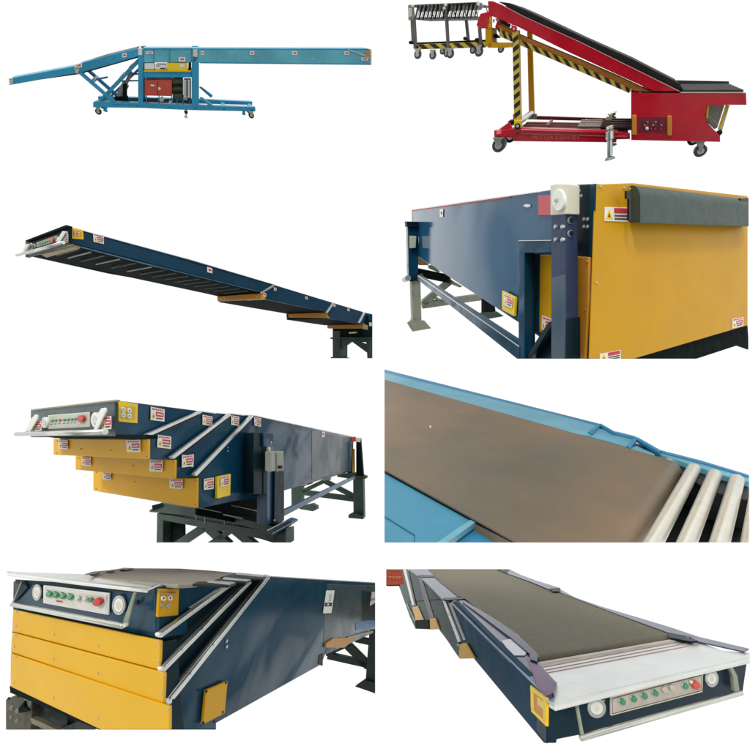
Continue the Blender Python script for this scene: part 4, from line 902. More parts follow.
# ================================================================== 6: flat belt and rollers close up
def machine_belt():
    a, b = D(46, 284).normalized(), D(787, 298).normalized()
    E = P(681, 463.2, 4); T = Pl(E, a, b)
    t = Thing('belt_conveyor', P(640, 540, 3.6), 'brown grey belt close up on a light blue frame, bare steel rollers beyond its end', 'conveyor', None, (384.5, None, 749.2, 542.6))
    k5 = K(380, 365, 3.947); k6 = K(560, 365, 3.947); k7 = K(600, 380, 5)
    wN = (T(600, 588) - E).length
    R = .1; LONG = 14
    far = T(570, 425.8); fe = T(385, 376.4)
    near0 = T(600, 588)
    nb = -b * wN
    o = B(t, 'belt', belt_b, bevel=0)
    prof = [(LONG, 0)] + [(R*.9 - R*math.sin(x), -R + R*math.cos(x)) for x in [math.radians(i*10) for i in range(0, 19)]] + [(LONG, -2*R)]
    # profile is measured back along the belt (a) and up; the belt runs off into the distance
    o.solid([E + a*u + UP*v for u, v in prof], nb); belt = o.done()
    B(t, 'paint_fleck', beige, belt, bevel=0).disc(T, *k5.q(199, 243), .9, th=.004, d=.004).done()
    # far frame
    o = B(t, 'far_side_frame', sky_l); 
    o.pr(T, [(380, 369), (385, 370.2), (560, 414.4), (597.5, 424.6), (590.5, 436), (560, 431), (540, 426), (380, 383)], th=.02, d=-.02)
    o.m(sky_d).pr(T, [(380, 368.2), (385, 369.5), (560, 413.6), (602, 424.2), (598, 426), (560, 415.6), (380, 371.6)], th=.04, d=-.018)
    ff = o.done()
    B(t, 'inner_liner', sky_d, ff).pr(T, [(560, 420), (590, 428), (640, 444), (680, 462), (670, 475), (590, 450), (555, 440)], th=.05, d=-.08).done()
    B(t, 'cover_plate', sky_l, ff, bevel=.006).pr(T, [(590, 426), (603, 429.2), (619, 431.8), (635.5, 436), (628.5, 447.5), (610, 441.5), (590, 436.5)], th=.03, d=-.03).done()
    B(t, 'cover_edge', sky_d, ff, bevel=.004).pr(T, k6((150, 232), (163, 234), (128, 270), (110, 264)), th=.04, d=.0).done()
    B(t, 'cover_edge', sky_d, ff, bevel=.004).pr(T, k6((291, 288), (306, 291), (278, 327), (262, 320)), th=.04, d=.0).done()
    B(t, 'cover_plate', sky_l, ff, bevel=.006).pr(T, k6((300, 318), (375, 352), (366, 362), (275, 330)), th=.03, d=-.03).done()
    for q in (((155, 232), (172, 240), (208, 262), (150, 252)), ((303, 293), (340, 312), (398, 340), (340, 326))):
        B(t, 'dark_gap', ink, ff, bevel=0).pr(T, k6(*q), th=.02, d=-.05).done()
    o = B(t, 'outer_rail', sky_d, ff); o.bar(T, *k6.q(158, 231), *k6.q(215, 264), 1.6, th=.05, d=.01); o.bar(T, *k6.q(212, 264), *k6.q(305, 286), 1.3, th=.05, d=0); o.bar(T, *k6.q(303, 286), *k6.q(395, 338), 2.2, th=.05, d=.01)
    o.m(sky_l).pr(T, k6((340, 315), (400, 335), (560, 378), (760, 438), (760, 462), (640, 432), (500, 385), (400, 352)), th=.25, d=-.02)
    o.m(sky_d).pr(T, k6((395, 334), (560, 376), (760, 436), (760, 442), (560, 384), (400, 342)), th=.03, d=.0)
    o.done()
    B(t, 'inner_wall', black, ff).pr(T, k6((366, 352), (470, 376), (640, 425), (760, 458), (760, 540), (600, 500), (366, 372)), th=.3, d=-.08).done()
    # pan below rollers
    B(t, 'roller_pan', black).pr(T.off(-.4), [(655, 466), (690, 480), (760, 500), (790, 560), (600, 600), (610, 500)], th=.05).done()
    # near frame
    nf = T
    o = B(t, 'near_side_frame', sky_b); o.pr(nf, k5((-10, 405), (20, 418), (373, 603), (225, 705), (120, 790), (-10, 790)), th=.05, d=-.03); n1 = o.done()
    B(t, 'cover_edge', sky_l, n1, bevel=.006).pr(nf, k5((373, 600), (388, 612), (262, 703), (150, 790), (110, 780), (225, 700)), th=.05, d=-.02).done()
    B(t, 'near_side_frame', sky_d).pr(nf, k5((384, 598), (575, 700), (760, 800), (150, 790), (262, 700)), th=.05, d=-.09).done()
    B(t, 'belt_gap', black, n1, bevel=0).bar(nf, 384, 470.6, 517, 543.6, 1.2, th=.02, d=-.012).done()
    B(t, 'hatch_joint', mat('deep_joint_blue', '#1f5a7c'), n1, bevel=0).bar(nf, *k5.q(18, 597), *k5.q(137, 671), 1.1, th=.01, d=-.024).bar(nf, *k5.q(136, 669), *k5.q(136, 712), .8, th=.01, d=-.024).done()
    # rollers
    for x0, y0, x1, y1, r in ((670.5, 461.5, 690-80, 560, .056), (694, 468.5, 651.5, 542, .056), (714.8, 474.5, 684, 542, .056), (737, 479.5, 716.5, 542, .056), (759, 488, 748, 542, .056)):
        dd = -.09 if x0 < 680 else -.03; p = T(x0, y0, dd); q = p - b * (wN*1.1)
        o = B(t, 'idler_roller', mat('roller_steel', '#dcdacf', .38, .7, var=.06, scale=3, streak=(3, 3, 3)), bevel=.012); o.tube(p, q, r, seg=32); o.done()
machine_belt()

# ================================================================== 7: front of a closed telescopic conveyor
def machine_front():
    a, b = D(449, 589).normalized(), D(-404, 519.5).normalized()
    c0 = P(158, 588, 4); side = Pl(c0, a, UP); front = Pl(c0, b, UP)
    t = Thing('telescopic_conveyor', side(200, 720), 'retracted navy telescopic conveyor with three stacked yellow front plates and slanted silver rails', 'conveyor', GRP, (None, None, 375.2, 729.8))
    k7 = K(0, 560, 3.947); k8 = K(190, 560, 3.947); ka = K(5, 565, 9.36); kb = K(80, 565, 7.5); kc = K(190, 560, 7.5); k0 = K(0, 680, 6.25); k3 = K(310, 570, 5.76)
    Wd = (front(12.5, 590) - front(158, 600)).length
    # head
    o = B(t, 'control_head', navy_s)
    o.pr(front, k7((52, 84), (580, 112), (625, 108), (630, 312), (50, 196)), v=a*.5, d=.0); head = o.done()
    B(t, 'head_side', navy_s, head).pr(side, [(158.2, 587), (178, 583.5), (195, 583), (236, 586), (206, 603), (159.5, 635.5)], th=.06, d=.012).done()
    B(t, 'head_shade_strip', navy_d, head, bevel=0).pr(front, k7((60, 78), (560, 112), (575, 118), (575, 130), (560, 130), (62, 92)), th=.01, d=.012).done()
    # tray
    tp = Pl3((8, 571, 5.46), (147, 588, 4.05), (150, 582, 4.5))
    o = B(t, 'white_tray', tray_m)
    o.pr(tp, kb((-540, 50), (-450, 52), (0, 68), (540, 120), (750, 136), (750, 148), (585, 152), (545, 160), (512, 184), (450, 178), (0, 128), (-540, 62)), th=.035, d=.0); tray = o.done()
    B(t, 'tray_lip', alu, tray, bevel=.006).pr(front, kb((-555, 52), (0, 128), (450, 178), (512, 182), (580, 155), (582, 162), (520, 192), (450, 188), (0, 140), (-540, 66)), th=.03, d=.09).done()
    # belt on top
    bt = Pl3((158, 585.5, 4.1), (10, 572.5, 5.4), (213, 571.5, 8.5))
    o = B(t, 'belt', belt_t); o.pr(bt, [(84, 574), (92, 571.6), (108, 570.2), (122, 568.2), (180, 568.6), (213, 570.8), (237, 573), (215, 580), (196, 583.6), (178, 584.5), (150, 582.5), (95, 576.5)], th=.04, d=.02); o.done()
    for q in (((80, 70), (130, 52), (150, 54), (110, 68)), ((200, 48), (240, 34), (262, 38), (225, 46)), ((302, 34), (325, 20), (400, 24), (340, 34))):
        B(t, 'cover_tip', black, bevel=0).pr(bt, kb(*q), th=.02, d=.05).done()
    # handle, lamps, panel
    f = quad((43.1, 585.6), (108.8, 593.6), (108, 615.2), (43.1, 603.4))
    o = B(t, 'control_panel', white, head, bevel=.006); o.pr(front, rq(f, 0, 0, 1, 1), th=.02, d=.03); cp = o.done()
    B(t, 'panel_frame', alu, cp, bevel=0).pr(front, rq(f, .015, .05, .985, .08), th=.004, d=.033).pr(front, rq(f, .015, .92, .985, .95), th=.004, d=.033).pr(front, rq(f, .97, .05, .985, .95), th=.004, d=.033).done()
    B(t, 'panel_inlay', mat('panel_pale', '#d2d0c8', .4), cp, bevel=0).pr(front, rq(f, .02, .14, .96, .88), th=.003, d=.034).done()
    for i, (x, y) in enumerate(((405, 278), (465, 286), (532, 296), (602, 305))):
        x, y = ka.q(x, y); B(t, 'button', greenb, cp, bevel=.004).disc(front, x, y, 2.7, ry=2.8, th=.02, d=.06).m(mat('green_cap', '#5fa882', .3)).disc(front, x - .3, y - .3, 1.6, ry=1.6, th=.02, d=.075).done()
    for x, y in (ka.q(672, 316), kb.q(32, 258)): B(t, 'button', alu, cp, bevel=.004).disc(front, x, y, 2., ry=2.5, th=.02, d=.06).m(beige).disc(front, x-.4, y, 1.4, ry=1.9, th=.02, d=.08).done()
    x, y = kb.q(74, 266); B(t, 'button', greenb, cp, bevel=.004).disc(front, x, y, 1.8, ry=2.4, th=.02, d=.06).done()
    x, y = kb.q(120, 284); B(t, 'emergency_button', redb, cp, bevel=.012).disc(front, x, y, 4., ry=4., th=.04, d=.085).m(mat('dark_red_plastic', '#8e2a26', .4)).disc(front, x+1.4, y+.2, 3., ry=3.2, th=.02, d=.05).done()
    B(t, 'panel_mark', labelr, cp, bevel=0).pr(front, [ka.q(480, 330), ka.q(538, 338), ka.q(538, 352), ka.q(480, 345)], th=.003, d=.037).done()
    for i in range(4): B(t, 'legend', ink, cp, bevel=0).pr(front, [ka.q(390+i*66, 238+i*9), ka.q(420+i*66, 242+i*9), ka.q(420+i*66, 247+i*9), ka.q(390+i*66, 243+i*9)], th=.003, d=.037).done()
    for (x, y), rx, ry in ((ka.q(293, 260), 4.3, 8.1), (kb.q(287, 304), 6.4, 9.7)):
        B(t, 'headlight', alu, head, bevel=.008).disc(front, x, y, rx, ry=ry, th=.02, d=.035, seg=36).m(ink).disc(front, x, y, rx*.8, ry=ry*.82, th=.01, d=.037, seg=36).m(alu).disc(front, x, y, rx*.76, ry=ry*.78, th=.01, d=.039, seg=36).m(labelw).disc(front, x, y, rx*.7, ry=ry*.72, th=.01, d=.042, seg=36).m(beige).disc(front, x, y, rx*.42, ry=ry*.42, th=.01, d=.046, seg=28).done()
    o = B(t, 'handle_bar', steel, head, bevel=.008); p0, p1 = front(12.3, 604.4, .2), front(123.2, 626.2, .2); o.tube(p0, p1, .026, seg=24); o.done()
    B(t, 'handle_arm', ggrey, head, bevel=.004).tube(front(22, 581.5, .02), front(12.5, 604, .2), .012).done()
    B(t, 'handle_arm', ggrey, head, bevel=.004).pr(front, kb((398, 210), (412, 214), (350, 465), (318, 462), (312, 450)), th=.02, d=.16).done()
    B(t, 'handle_mount', navy_d, head, bevel=.004).pr(front, ka((150, 150), (180, 150), (210, 215), (90, 345), (72, 345)), th=.02, d=.03).done()
    B(t, 'handle_mount', navy_d, head, bevel=.004).disc(front, *kb.q(425, 285), 1.4, ry=2.5, th=.02, d=.04).done()
    B(t, 'bolt', alu, head, bevel=.004).disc(front, *kb.q(330, 455), 1.9, ry=2.2, th=.03, d=.22).done()
    # socket plate
    q = kb((597, 180), (745, 180), (738, 378), (585, 392))
    o = B(t, 'socket_plate', yel, head, bevel=.006); o.pr(side, q, th=.03, d=.04); sp = o.done()
    B(t, 'socket_hood', tan, sp, bevel=.004).pr(side, kb((615, 212), (730, 210), (728, 222), (622, 226)), th=.03, d=.07).done()
    for x, y, m in ((630, 250, white), (680, 248, white), (620, 305, tan), (666, 305, grey)):
        x, y = kb.q(x, y); B(t, 'socket', m, sp, bevel=.003).disc(side, x, y, 2.0, ry=2.7, th=.02, d=.055).m(ink if m is white else grey).disc(side, x, y, .8, ry=1.1, th=.01, d=.06).done()
    # stages
    st1 = side.off(.02)
    o = B(t, 'stage_boom', navy_d); o.pr(side, [(160, 640), (160, 634), (236, 585), (252, 580), (256, 585), (162, 669.5), (160.5, 668)], v=b*.5, d=-.02); s1 = o.done()
    o = B(t, 'stage_boom', navy_d); o.pr(side, [(163.5, 672), (252, 581), (268, 577), (272, 580), (168, 702), (164, 702)], v=b*.5, d=.005); s2 = o.done()
    o = B(t, 'conveyor_hull', navy_s)
    o.pr(side, [(168, 702), (268.5, 577), (273, 576.6), (330, 580), (380, 583.5), (380, 630), (325, 655), (321.5, 664.5), (216.5, 723.3), (216.5, 745), (169, 745)], v=b*.1, d=.03); o.pr(side, [(172, 712), (268, 592), (380, 596), (380, 629), (324, 654), (216, 722.5)], v=b*Wd*.95); hull = o.done()
    # slide rails
    B(t, 'slide_rail', alu, head, bevel=.006).bar(side, *kc.q(0, 362), *kc.q(232, 212), 1.4, th=.03, d=.04).done()
    for i, (p, q, w0, w1) in enumerate(((k7.q(637, 297), kc.q(320, 178), 5.2, 3.4), (k7.q(647, 432), kc.q(457, 160), 5.6, 3.6), (k7.q(668, 558), kc.q(592, 126), 6.4, 4.2))):
        o = B(t, 'slide_rail', alu, bevel=.01); o.bar(side, *p, *q, w0, th=.05, d=.1 + .01*i, w2=w1); o.m(steel).bar(side, p[0]+1, p[1]-1.5, q[0], q[1]-.8, 1.3, th=.03, d=.125 + .01*i); rl = o.done()
        B(t, 'rail_end', white, rl, bevel=.008).disc(side, *p, w0*.5, ry=w0*.5, th=.05, d=.115 + .01*i).done()
        for u in (.02, .22, .45, .68, .95): bolt(t, side, p[0]+(q[0]-p[0])*u+.6, p[1]+(q[1]-p[1])*u, .85, d=.14 + .01*i, parent=rl, m=steel)
        n = ((q[1]-p[1]), -(q[0]-p[0])); l = math.hypot(*n); n = (n[0]/l, n[1]/l)
        B(t, 'dark_seal', black, rl, bevel=0).bar(side, p[0]+n[0]*4, p[1]+n[1]*4, q[0]+n[0]*2.6, q[1]+n[1]*2.6, 1.5, th=.03, d=.05).done()
    # cover strips on top, beside the belt
    for q, m in (((20, 180, 60, 160, 350, 172, 290, 192), black), ((130, 160, 165, 152, 340, 166, 300, 178), alu), ((180, 150, 250, 136, 455, 152, 420, 168), black), ((245, 138, 260, 128, 455, 146, 430, 152), alu), ((230, 128, 340, 100, 575, 122, 550, 142), black), ((345, 104, 352, 94, 600, 116, 545, 122), alu)):
        B(t, 'cover_strip', m, bevel=0).pr(bt, kc(*[(q[i], q[i+1]) for i in range(0, 8, 2)]), th=.02, d=.05 if m is black else .06).done()
    B(t, 'top_edge', alu, hull, bevel=0).bar(side, 272, 576.6, 375, 583, .9, th=.02, d=.05).done()
    # plates
    plates = []
    for pts, x, d in ((((50, 196), (632, 318), (628, 436), (48, 283)), 160, .05), (((47, 287), (648, 446), (643, 568), (41, 364)), 163.5, .07), (((41, 369), (668, 578), (666, 800), (40, 500)), 168.5, .09)):
        o = B(t, 'yellow_front_plate', yel_b); o.pr(front, k7(*pts), v=a*.05, d=d); plates.append((o.done(), d))
    for i, L in enumerate((((56, 262), (206, 295), (382, 341), (622, 332), (618, 402), (60, 206)), ((50, 344), (204, 393), (380, 450), (637, 462), (632, 530), (56, 298)), ((48, 484), (204, 547), (380, 626), (656, 590), (56, 384)))):
        for x, y in L: bolt(t, front, *k7.q(x, y), 1.1, d=plates[i][1] + .02, parent=plates[i][0], m=alu)
    B(t, 'stage_front', navy_d).pr(front, k7((50, 200), (630, 325), (645, 560), (664, 740), (40, 498)), v=a*.3, d=.03).done()
    # side details
    for x, y in ((149, 321), (149, 343), (-54 + 0, 0)):
        if y: bolt(t, side, *k8.q(x, y), 1.6, d=.06, parent=hull, m=alu)
    for x, y, p in ((678, 349, s1), (692, 472, s2), (709, 603, hull)): bolt(t, side, *k7.q(x, y), 2.6, d=.06, parent=p, m=ggrey)
    o = B(t, 'yellow_access_plate', yel, hull, bevel=.01); o.pr(side, k8((65, 514), (150, 478), (138, 606), (52, 651)), th=.04, d=.09); yp = o.done()
    for x, y in ((70, 520), (146, 486), (134, 602), (100, 640), (58, 645)): bolt(t, side, *k8.q(x, y), 1., d=.11, parent=yp, m=ink)
    # far part of the side
    B(t, 'side_panel', gglaze, hull).pr(side, k3((100, 82), (378, 92), (378, 330), (300, 352), (180, 385), (92, 410), (78, 430), (82, 280)), th=.01, d=.036).done()  # reflections on the navy hull painted as a grey-green sheet
    B(t, 'side_panel', navy_d, hull, bevel=0).pr(side, k3((300, 120), (378, 130), (378, 296), (300, 296)), th=.004, d=.041).done()
    B(t, 'blue_shape', mat('plain_blue', '#1c5f92', .4), hull, bevel=.004).pr(side, k3((262, 302), (330, 290), (378, 290), (378, 330), (265, 348)), th=.02, d=.05).done()  # flat blue shape laid on the far side
    sq = k3((95, 118), (142, 118), (124, 248), (76, 250))
    o = B(t, 'white_sign', white, hull, bevel=0); o.pr(side, sq, th=.01, d=.055); f2 = quad(*sq)
    o.m(ink).pr(side, rq(f2, .05, .54, .92, .7), th=.004, d=.059); o.m(grey)
    for v in (.18, .26, .34, .42): o.pr(side, rq(f2, .45, v, .75, v+.04), th=.004, d=.059)
    o.m(labelw).disc(side, *f2(.45, .62), .9, th=.004, d=.062); o.done()
    o = B(t, 'white_sign', white, hull, bevel=0); o.pr(side, k3((357, 126), (380, 126), (380, 185), (345, 208)), th=.01, d=.055); o.m(grey).pr(side, k3((350, 165), (380, 160), (380, 172), (348, 180)), th=.004, d=.059); o.done()
    B(t, 'yellow_shape', wood, hull, bevel=.006).pr(side, k3((92, 425), (140, 392), (262, 392), (200, 448), (92, 448)), v=b*.1, d=.08).done()  # yellow-brown shape laid on the far side
    B(t, 'grey_plank', ggrey, hull, bevel=.006).pr(side, k3((220, 385), (378, 345), (378, 362), (300, 378), (245, 420), (200, 430)), v=b*.1, d=.07).done()
    # end stand
    es = Pl(side(372, 640), b, UP)
    for p, q, w in (((100, 496), (350, 552), 6.5), ((215, 440), (335, 560), 7.5), ((260, 400), (378, 425), 6), ((90, 490), (230, 430), 3.5)):
        B(t, 'cross_brace', bgreen_d).bar(es, *k3.q(*p), *k3.q(*q), w, v=a*.4).done()
    B(t, 'leg', bgreen_d).pr(es, k3((342, 350), (380, 345), (380, 700), (318, 676), (325, 560)), v=a*.6, d=.05).done()
    B(t, 'foot_plate', bgreen_d).pr(es, k3((258, 672), (312, 634), (380, 650), (380, 714)), v=a*.4, d=.15).done()
    B(t, 'wheel_block', bgreen_d).pr(side, [(319, 655), (323, 653), (323, 666), (318, 664)], v=b*.1, d=.04).done()
    # stand under the front
    us = Pl(front(60, 700), b, UP).off(-.25)
    o = B(t, 'stand_block', mat('stand_brown_grey', '#4c4a3f', .6, var=.25, scale=5, dirt='#7a7462', dirtamt=.4, spec=.3)); o.pr(us, k0((35, 122), (110, 88), (190, 80), (200, 196), (190, 300), (190, 330), (35, 330)), v=a*.5); sb = o.done()
    sg = MATS['stand_brown_grey']
    B(t, 'stand_bracket', mat('bracket_grey', '#6f7266', .5, var=.2), sb).pr(us, k0((62, 34), (130, 55), (195, 105), (190, 190), (105, 195), (150, 125), (120, 92)), v=a*.04, d=.06).done()
    B(t, 'stand_bracket', dkgrn, sb).pr(us, k0((105, 190), (150, 128), (150, 165), (185, 195), (150, 205), (108, 208)), v=a*.04, d=.1).done()
    for x, y, r in ((63, 182, 2.4), (100, 200, 2.4), (58, 240, 1.8), (97, 262, 1.8), (105, 105, 1.8), (45, 122, 1.3)): bolt(t, us, *k0.q(x, y), r, d=.12, parent=sb, m=mat('bolt_grey', '#8b8878', .5, .3) if y > 130 else ink)
    B(t, 'leg', mat('shadow_green', '#2b3430', .6, spec=.2)).pr(us, k0((190, 90), (300, 130), (420, 190), (420, 330), (190, 330)), v=a*.3, d=-.1).done()
    B(t, 'timber', wood_d, bevel=.006).bar(us, *k0.q(190, 245), *k0.q(360, 325), 3, v=a*.1, d=.08).bar(us, *k0.q(195, 262), *k0.q(330, 325), 3, v=a*.1, d=.05).done()
    B(t, 'cross_brace', bgreen_d).pr(us, k0((360, 310), (525, 244), (600, 262), (640, 290), (590, 312)), v=a*.2, d=-.05).done()
    B(t, 'lower_edge', dkgrn, bevel=0).pr(front, k7((38, 498), (440, 670), (700, 780), (700, 800), (40, 524)), v=a*.3, d=.0).done()
machine_front()

# ================================================================== 8: head of a telescopic conveyor seen from above
def machine_head():
    a, b = D(391, 541.6).normalized(), D(1240, 545).normalized()
    c0 = P(546.4, 696, 4); side = Pl(c0, a, UP); front = Pl(c0, b, UP); T = Pl(c0, a, b)
    t = Thing('telescopic_conveyor', side(520, 715), 'telescopic conveyor seen from above, olive belt ending at a wide white steel tray', 'conveyor', GRP, (386.2, 569.2, 750.5, 744.8))
    k9 = K(375, 560, 3.947); kt = K(560, 560, 3.947); kc = K(380, 560, 7.49); kn = K(480, 630, 6.25); kr = K(600, 640, 5)
    # inner boom
    o = B(t, 'inner_boom', navy_h); o.pr(side, [(546.5, 696), (546.5, 743.7), (543.5, 743.2), (476.3, 662), (459.5, 641), (451, 602), (455, 601)], v=b*.12); o.pr(side, [(545, 712), (545, 741), (478, 661), (460, 640), (454, 616)], v=b*2.6, sh=b*.08); boom = o.done()
    B(t, 'side_panel', navy_h, boom).pr(side, [(546.3, 697), (546.3, 742), (500, 688), (462, 642), (452, 604)], th=.01, d=.012).done()
    B(t, 'edge_strip', mat('edge_blue', '#5d86ae', .3), boom, bevel=.004).bar(side, 546, 697, 452, 603, 1.1, th=.02, d=.02).done()
    TT = T.off(.01)
    o = B(t, 'side_cover', lilac, boom, bevel=.01)
    o.pr(TT, [(451, 601.8), (462, 599.6), (470, 603.5), (539, 655.5), (537.5, 661.5), (556.5, 682.3), (551.5, 693.8), (546.6, 696)], th=.05); cv = o.done()
    B(t, 'cover_ridge', mat('dark_blue_gloss', '#152a4c', .2, spec=.3, ior=1.25), cv, bevel=.006).pr(TT, k9((350, 158), (470, 230), (560, 290), (632, 358), (642, 372), (640, 402), (612, 392), (610, 370), (540, 310), (440, 235), (345, 165)), th=.05, d=.03).done()
    B(t, 'painted_reflection', mat('pale_reflection', '#b9bccb', .12, spec=.9, var=.15), cv, bevel=.004).pr(TT, k9((498, 318), (540, 310), (600, 362), (592, 376), (540, 376)), th=.01, d=.012).done()  # pale reflection on the cover painted as a separate patch
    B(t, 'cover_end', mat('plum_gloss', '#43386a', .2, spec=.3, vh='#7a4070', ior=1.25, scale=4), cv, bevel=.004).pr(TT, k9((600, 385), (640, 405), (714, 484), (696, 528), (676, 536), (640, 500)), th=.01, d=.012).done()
    # belt
    BT = T.off(-.02)
    o = B(t, 'belt', belt_o, bevel=0)
    R = .12; e0 = BT(537.5, 661.5); e1 = BT(670, 634)
    wv = BT(689, 637) - e0
    L = (BT(424, 569) - e0)
    prof = [(0, 0)]
    q0 = BT(537.5, 659.5)
    fr = [BT(418, 563), BT(540, 652.5), BT(540, 652.5)]
    # flat run, then the belt turning down over its roller
    FL = [BT(423.8, 568.6), BT(480, 565.5), BT(508, 569), BT(560, 592.6), BT(669, 632), BT(687, 637.8), BT(537.5, 660.5), BT(535, 656), BT(430.5, 575)]
    o.solid([BT(410, 560), BT(470, 558), BT(497, 564), BT(560, 592.6), BT(669, 631), BT(666, 635), BT(536, 655)], UP * -.1)
    ax = (BT(666, 635) - BT(536, 655)).normalized(); base = BT(536, 655); wl = (BT(668, 634.8) - base)
    pr_ = [(0, 0)] + [(R*math.sin(x), -R + R*math.cos(x)) for x in [math.radians(i*9) for i in range(1, 16)]] + [(0, -1.6*R)]
    o.solid([base - a*u + UP*v for u, v in pr_], wl)
    blt = o.done()
    # far side rails
    o = B(t, 'far_cover', lilac_l); o.pr(T, [(559, 588.5), (575, 597.3), (600, 606), (668.5, 626.5), (700, 637), (749, 648.5), (744, 651.5), (698, 641.5), (690, 637), (668, 632.5), (610, 611.5), (559, 592)], th=.02, d=.0); fc = o.done()
    B(t, 'far_cover', lilac_l).pr(T, k9((480, 34), (526, 40), (640, 82), (730, 110), (724, 122), (688, 116), (620, 88), (500, 45)), th=.02, d=.02).done()
    B(t, 'dark_end', navy_d, fc).pr(T, kt((425, 285), (485, 300), (545, 318), (520, 322), (430, 306)), th=.03, d=.02).done()
    for q in (((480, 36), (530, 40), (520, 52)), ((690, 112), (732, 110), (728, 124), (700, 124))): B(t, 'cover_tip', navy_d, bevel=0).pr(T, k9(*q), th=.012, d=.03).done()
    # tray
    TR = T.off(-.03)
    o = B(t, 'white_tray', tray_m)
    o.pr(TR, [(537.5, 664.2), (610, 652), (690, 637.5), (696, 640.3), (722, 650.5), (751, 653), (751, 659), (650, 682), (562, 703.8), (554.5, 705.6), (548.5, 702), (546.8, 696.5), (552, 694.5), (556.5, 682.5)], th=.05); tray = o.done()
    B(t, 'tray_lip', alu, tray, bevel=.004).pr(front, [(548.5, 701), (555, 704.8), (562, 703.3), (650, 681.8), (751, 658.6), (751, 660.6), (650, 684), (562, 705.8), (554, 707), (548, 703)], th=.03, d=.12).done()
    for i, (x0, y0, x1, y1) in enumerate(((541, 667.2, 692, 639.4), (543.5, 670.2, 695, 641.6), (547, 672.6, 700, 643.8))):
        B(t, 'tray_groove', mat('groove_rose', '#a98a84', .5) , tray, bevel=0).bar(TR, x0, y0, x1, y1, .55, th=.01, d=.006).done()
    B(t, 'seal_strip', mat('seal_cream', '#cfc8bd', .5), tray, bevel=0).bar(TR, 538, 663.2, 689, 637.2, 1.8, th=.02, d=.02).done()
    # front face
    o = B(t, 'control_face', navy_f); o.pr(front, [(546.5, 697), (556, 706), (650, 683), (747.5, 660), (742.5, 695), (700, 705), (584, 734.5), (557, 739.8), (556.5, 743.6), (546.5, 743.6)], v=a*.3, d=.03); face = o.done()
    f = quad(*kr((55, 286), (517, 164), (513, 262), (56, 381)))
    o = B(t, 'control_panel', beige, face, bevel=.006); o.pr(front, rq(f, 0, 0, 1, 1), th=.02, d=.05); cp = o.done()
    B(t, 'panel_frame', ink, cp, bevel=0).pr(front, rq(f, .012, .08, .988, .92), th=.003, d=.053).m(mat('panel_pink_grey', '#c2b8ae', .4)).pr(front, rq(f, .018, .12, .982, .88), th=.003, d=.056).done()
    for x, y in ((117, 313), (174, 299), (227, 284), (282, 269), (432, 234)):
        x, y = kr.q(x, y); B(t, 'button', alu, cp, bevel=.004).disc(front, x-1, y-.6, 3.1, ry=3.4, th=.02, d=.075).m(greenb).disc(front, x+.2, y, 2.6, ry=3., th=.02, d=.09).done()
    for x, y in ((328, 252), (365, 242)):
        x, y = kr.q(x, y); B(t, 'button', mat('pale_button', '#cfc4ba', .4), cp, bevel=.004).disc(front, x, y, 2.6, ry=3., th=.02, d=.08).done()
    x, y = kr.q(487, 231); B(t, 'emergency_button', mat('orange_red_plastic', '#d2502f', .4), cp, bevel=.008).disc(front, x, y, 3.6, ry=4., th=.04, d=.1).done()
    x, y = kr.q(462, 214); B(t, 'button', white, cp, bevel=.004).disc(front, x, y, 1.8, ry=1.8, th=.02, d=.08).done()
    for (x, y), rx, ry in ((kt.q(147, 587), 9.1, 10), (kr.q(562, 195), 6.5, 8.6)):
        B(t, 'headlight', alu, face, bevel=.008).disc(front, x, y, rx, ry=ry, th=.03, d=.045, seg=40).m(grey).disc(front, x, y, rx*.76, ry=ry*.76, th=.02, d=.049, seg=40).m(white).disc(front, x, y, rx*.68, ry=ry*.68, th=.02, d=.056, seg=36).m(beige).disc(front, x, y, rx*.3, ry=ry*.3, th=.02, d=.062).done()
    o = B(t, 'handle_bar', steel, face, bevel=.008); o.tube(front(580.5, 738, .16), front(741.5, 693, .16), .028, seg=24); hbar = o.done()
    B(t, 'handle_arm', ggrey, face, bevel=.006).tube(front(576.3, 704, .05), front(582.5, 737.5, .16), .02).done()
    B(t, 'handle_arm', ggrey, face, bevel=.006).pr(front, kr((645, 135), (660, 128), (688, 180), (700, 262), (672, 258), (668, 190)), th=.04, d=.1).done()
    B(t, 'bolt', alu, face, bevel=.004).disc(front, *kr.q(22, 305), .0001 + .8, th=.02, d=.05).done()
    # socket box
    f3 = quad(*kn((313, 345), (412, 424), (412, 604), (319, 512)))
    o = B(t, 'socket_box', ybri, boom, bevel=.006)
    for u0, v0, u1, v1 in ((0, 0, 1, .16), (0, .84, 1, 1), (0, .16, .16, .84), (.8, .16, 1, .84)): o.pr(side, rq(f3, u0, v0, u1, v1), th=.03, d=.03)
    o.m(oran).pr(side, rq(f3, .1, .12, .84, .86), th=.01, d=.022); sb = o.done()
    B(t, 'socket', ybri, sb, bevel=0).pr(side, rq(f3, .45, .2, .8, .5), th=.008, d=.028).m(beige).pr(side, rq(f3, .58, .32, .7, .42), th=.01, d=.036).done()
    # outer stages to the left
    def stage(name, sidepts, toppts, y, m1, m2, off):
        sp = side.off(off); o = B(t, name, m1); o.pr(sp, kc(*sidepts), v=b*.3); s = o.done()
        if toppts: B(t, 'side_cover', m2, s, bevel=.006).pr(T.off(.0), kc(*toppts), th=.04, d=.01).done()
        return s
    s2 = stage('stage_boom', ((455, 285), (475, 290), (500, 330), (600, 640), (590, 732), (575, 712), (500, 600), (440, 520), (395, 440), (345, 290), (300, 130)), ((305, 128), (410, 126), (600, 275), (470, 292), (395, 215)), 0, slate, lilac_l, -.03)
    s3 = stage('stage_boom', ((195, 75), (290, 118), (340, 250), (400, 440), (370, 520), (265, 515), (225, 430), (140, 190), (160, 60)), ((205, 60), (345, 60), (402, 116), (290, 122)), 0, slate, lilac_l, -.06)
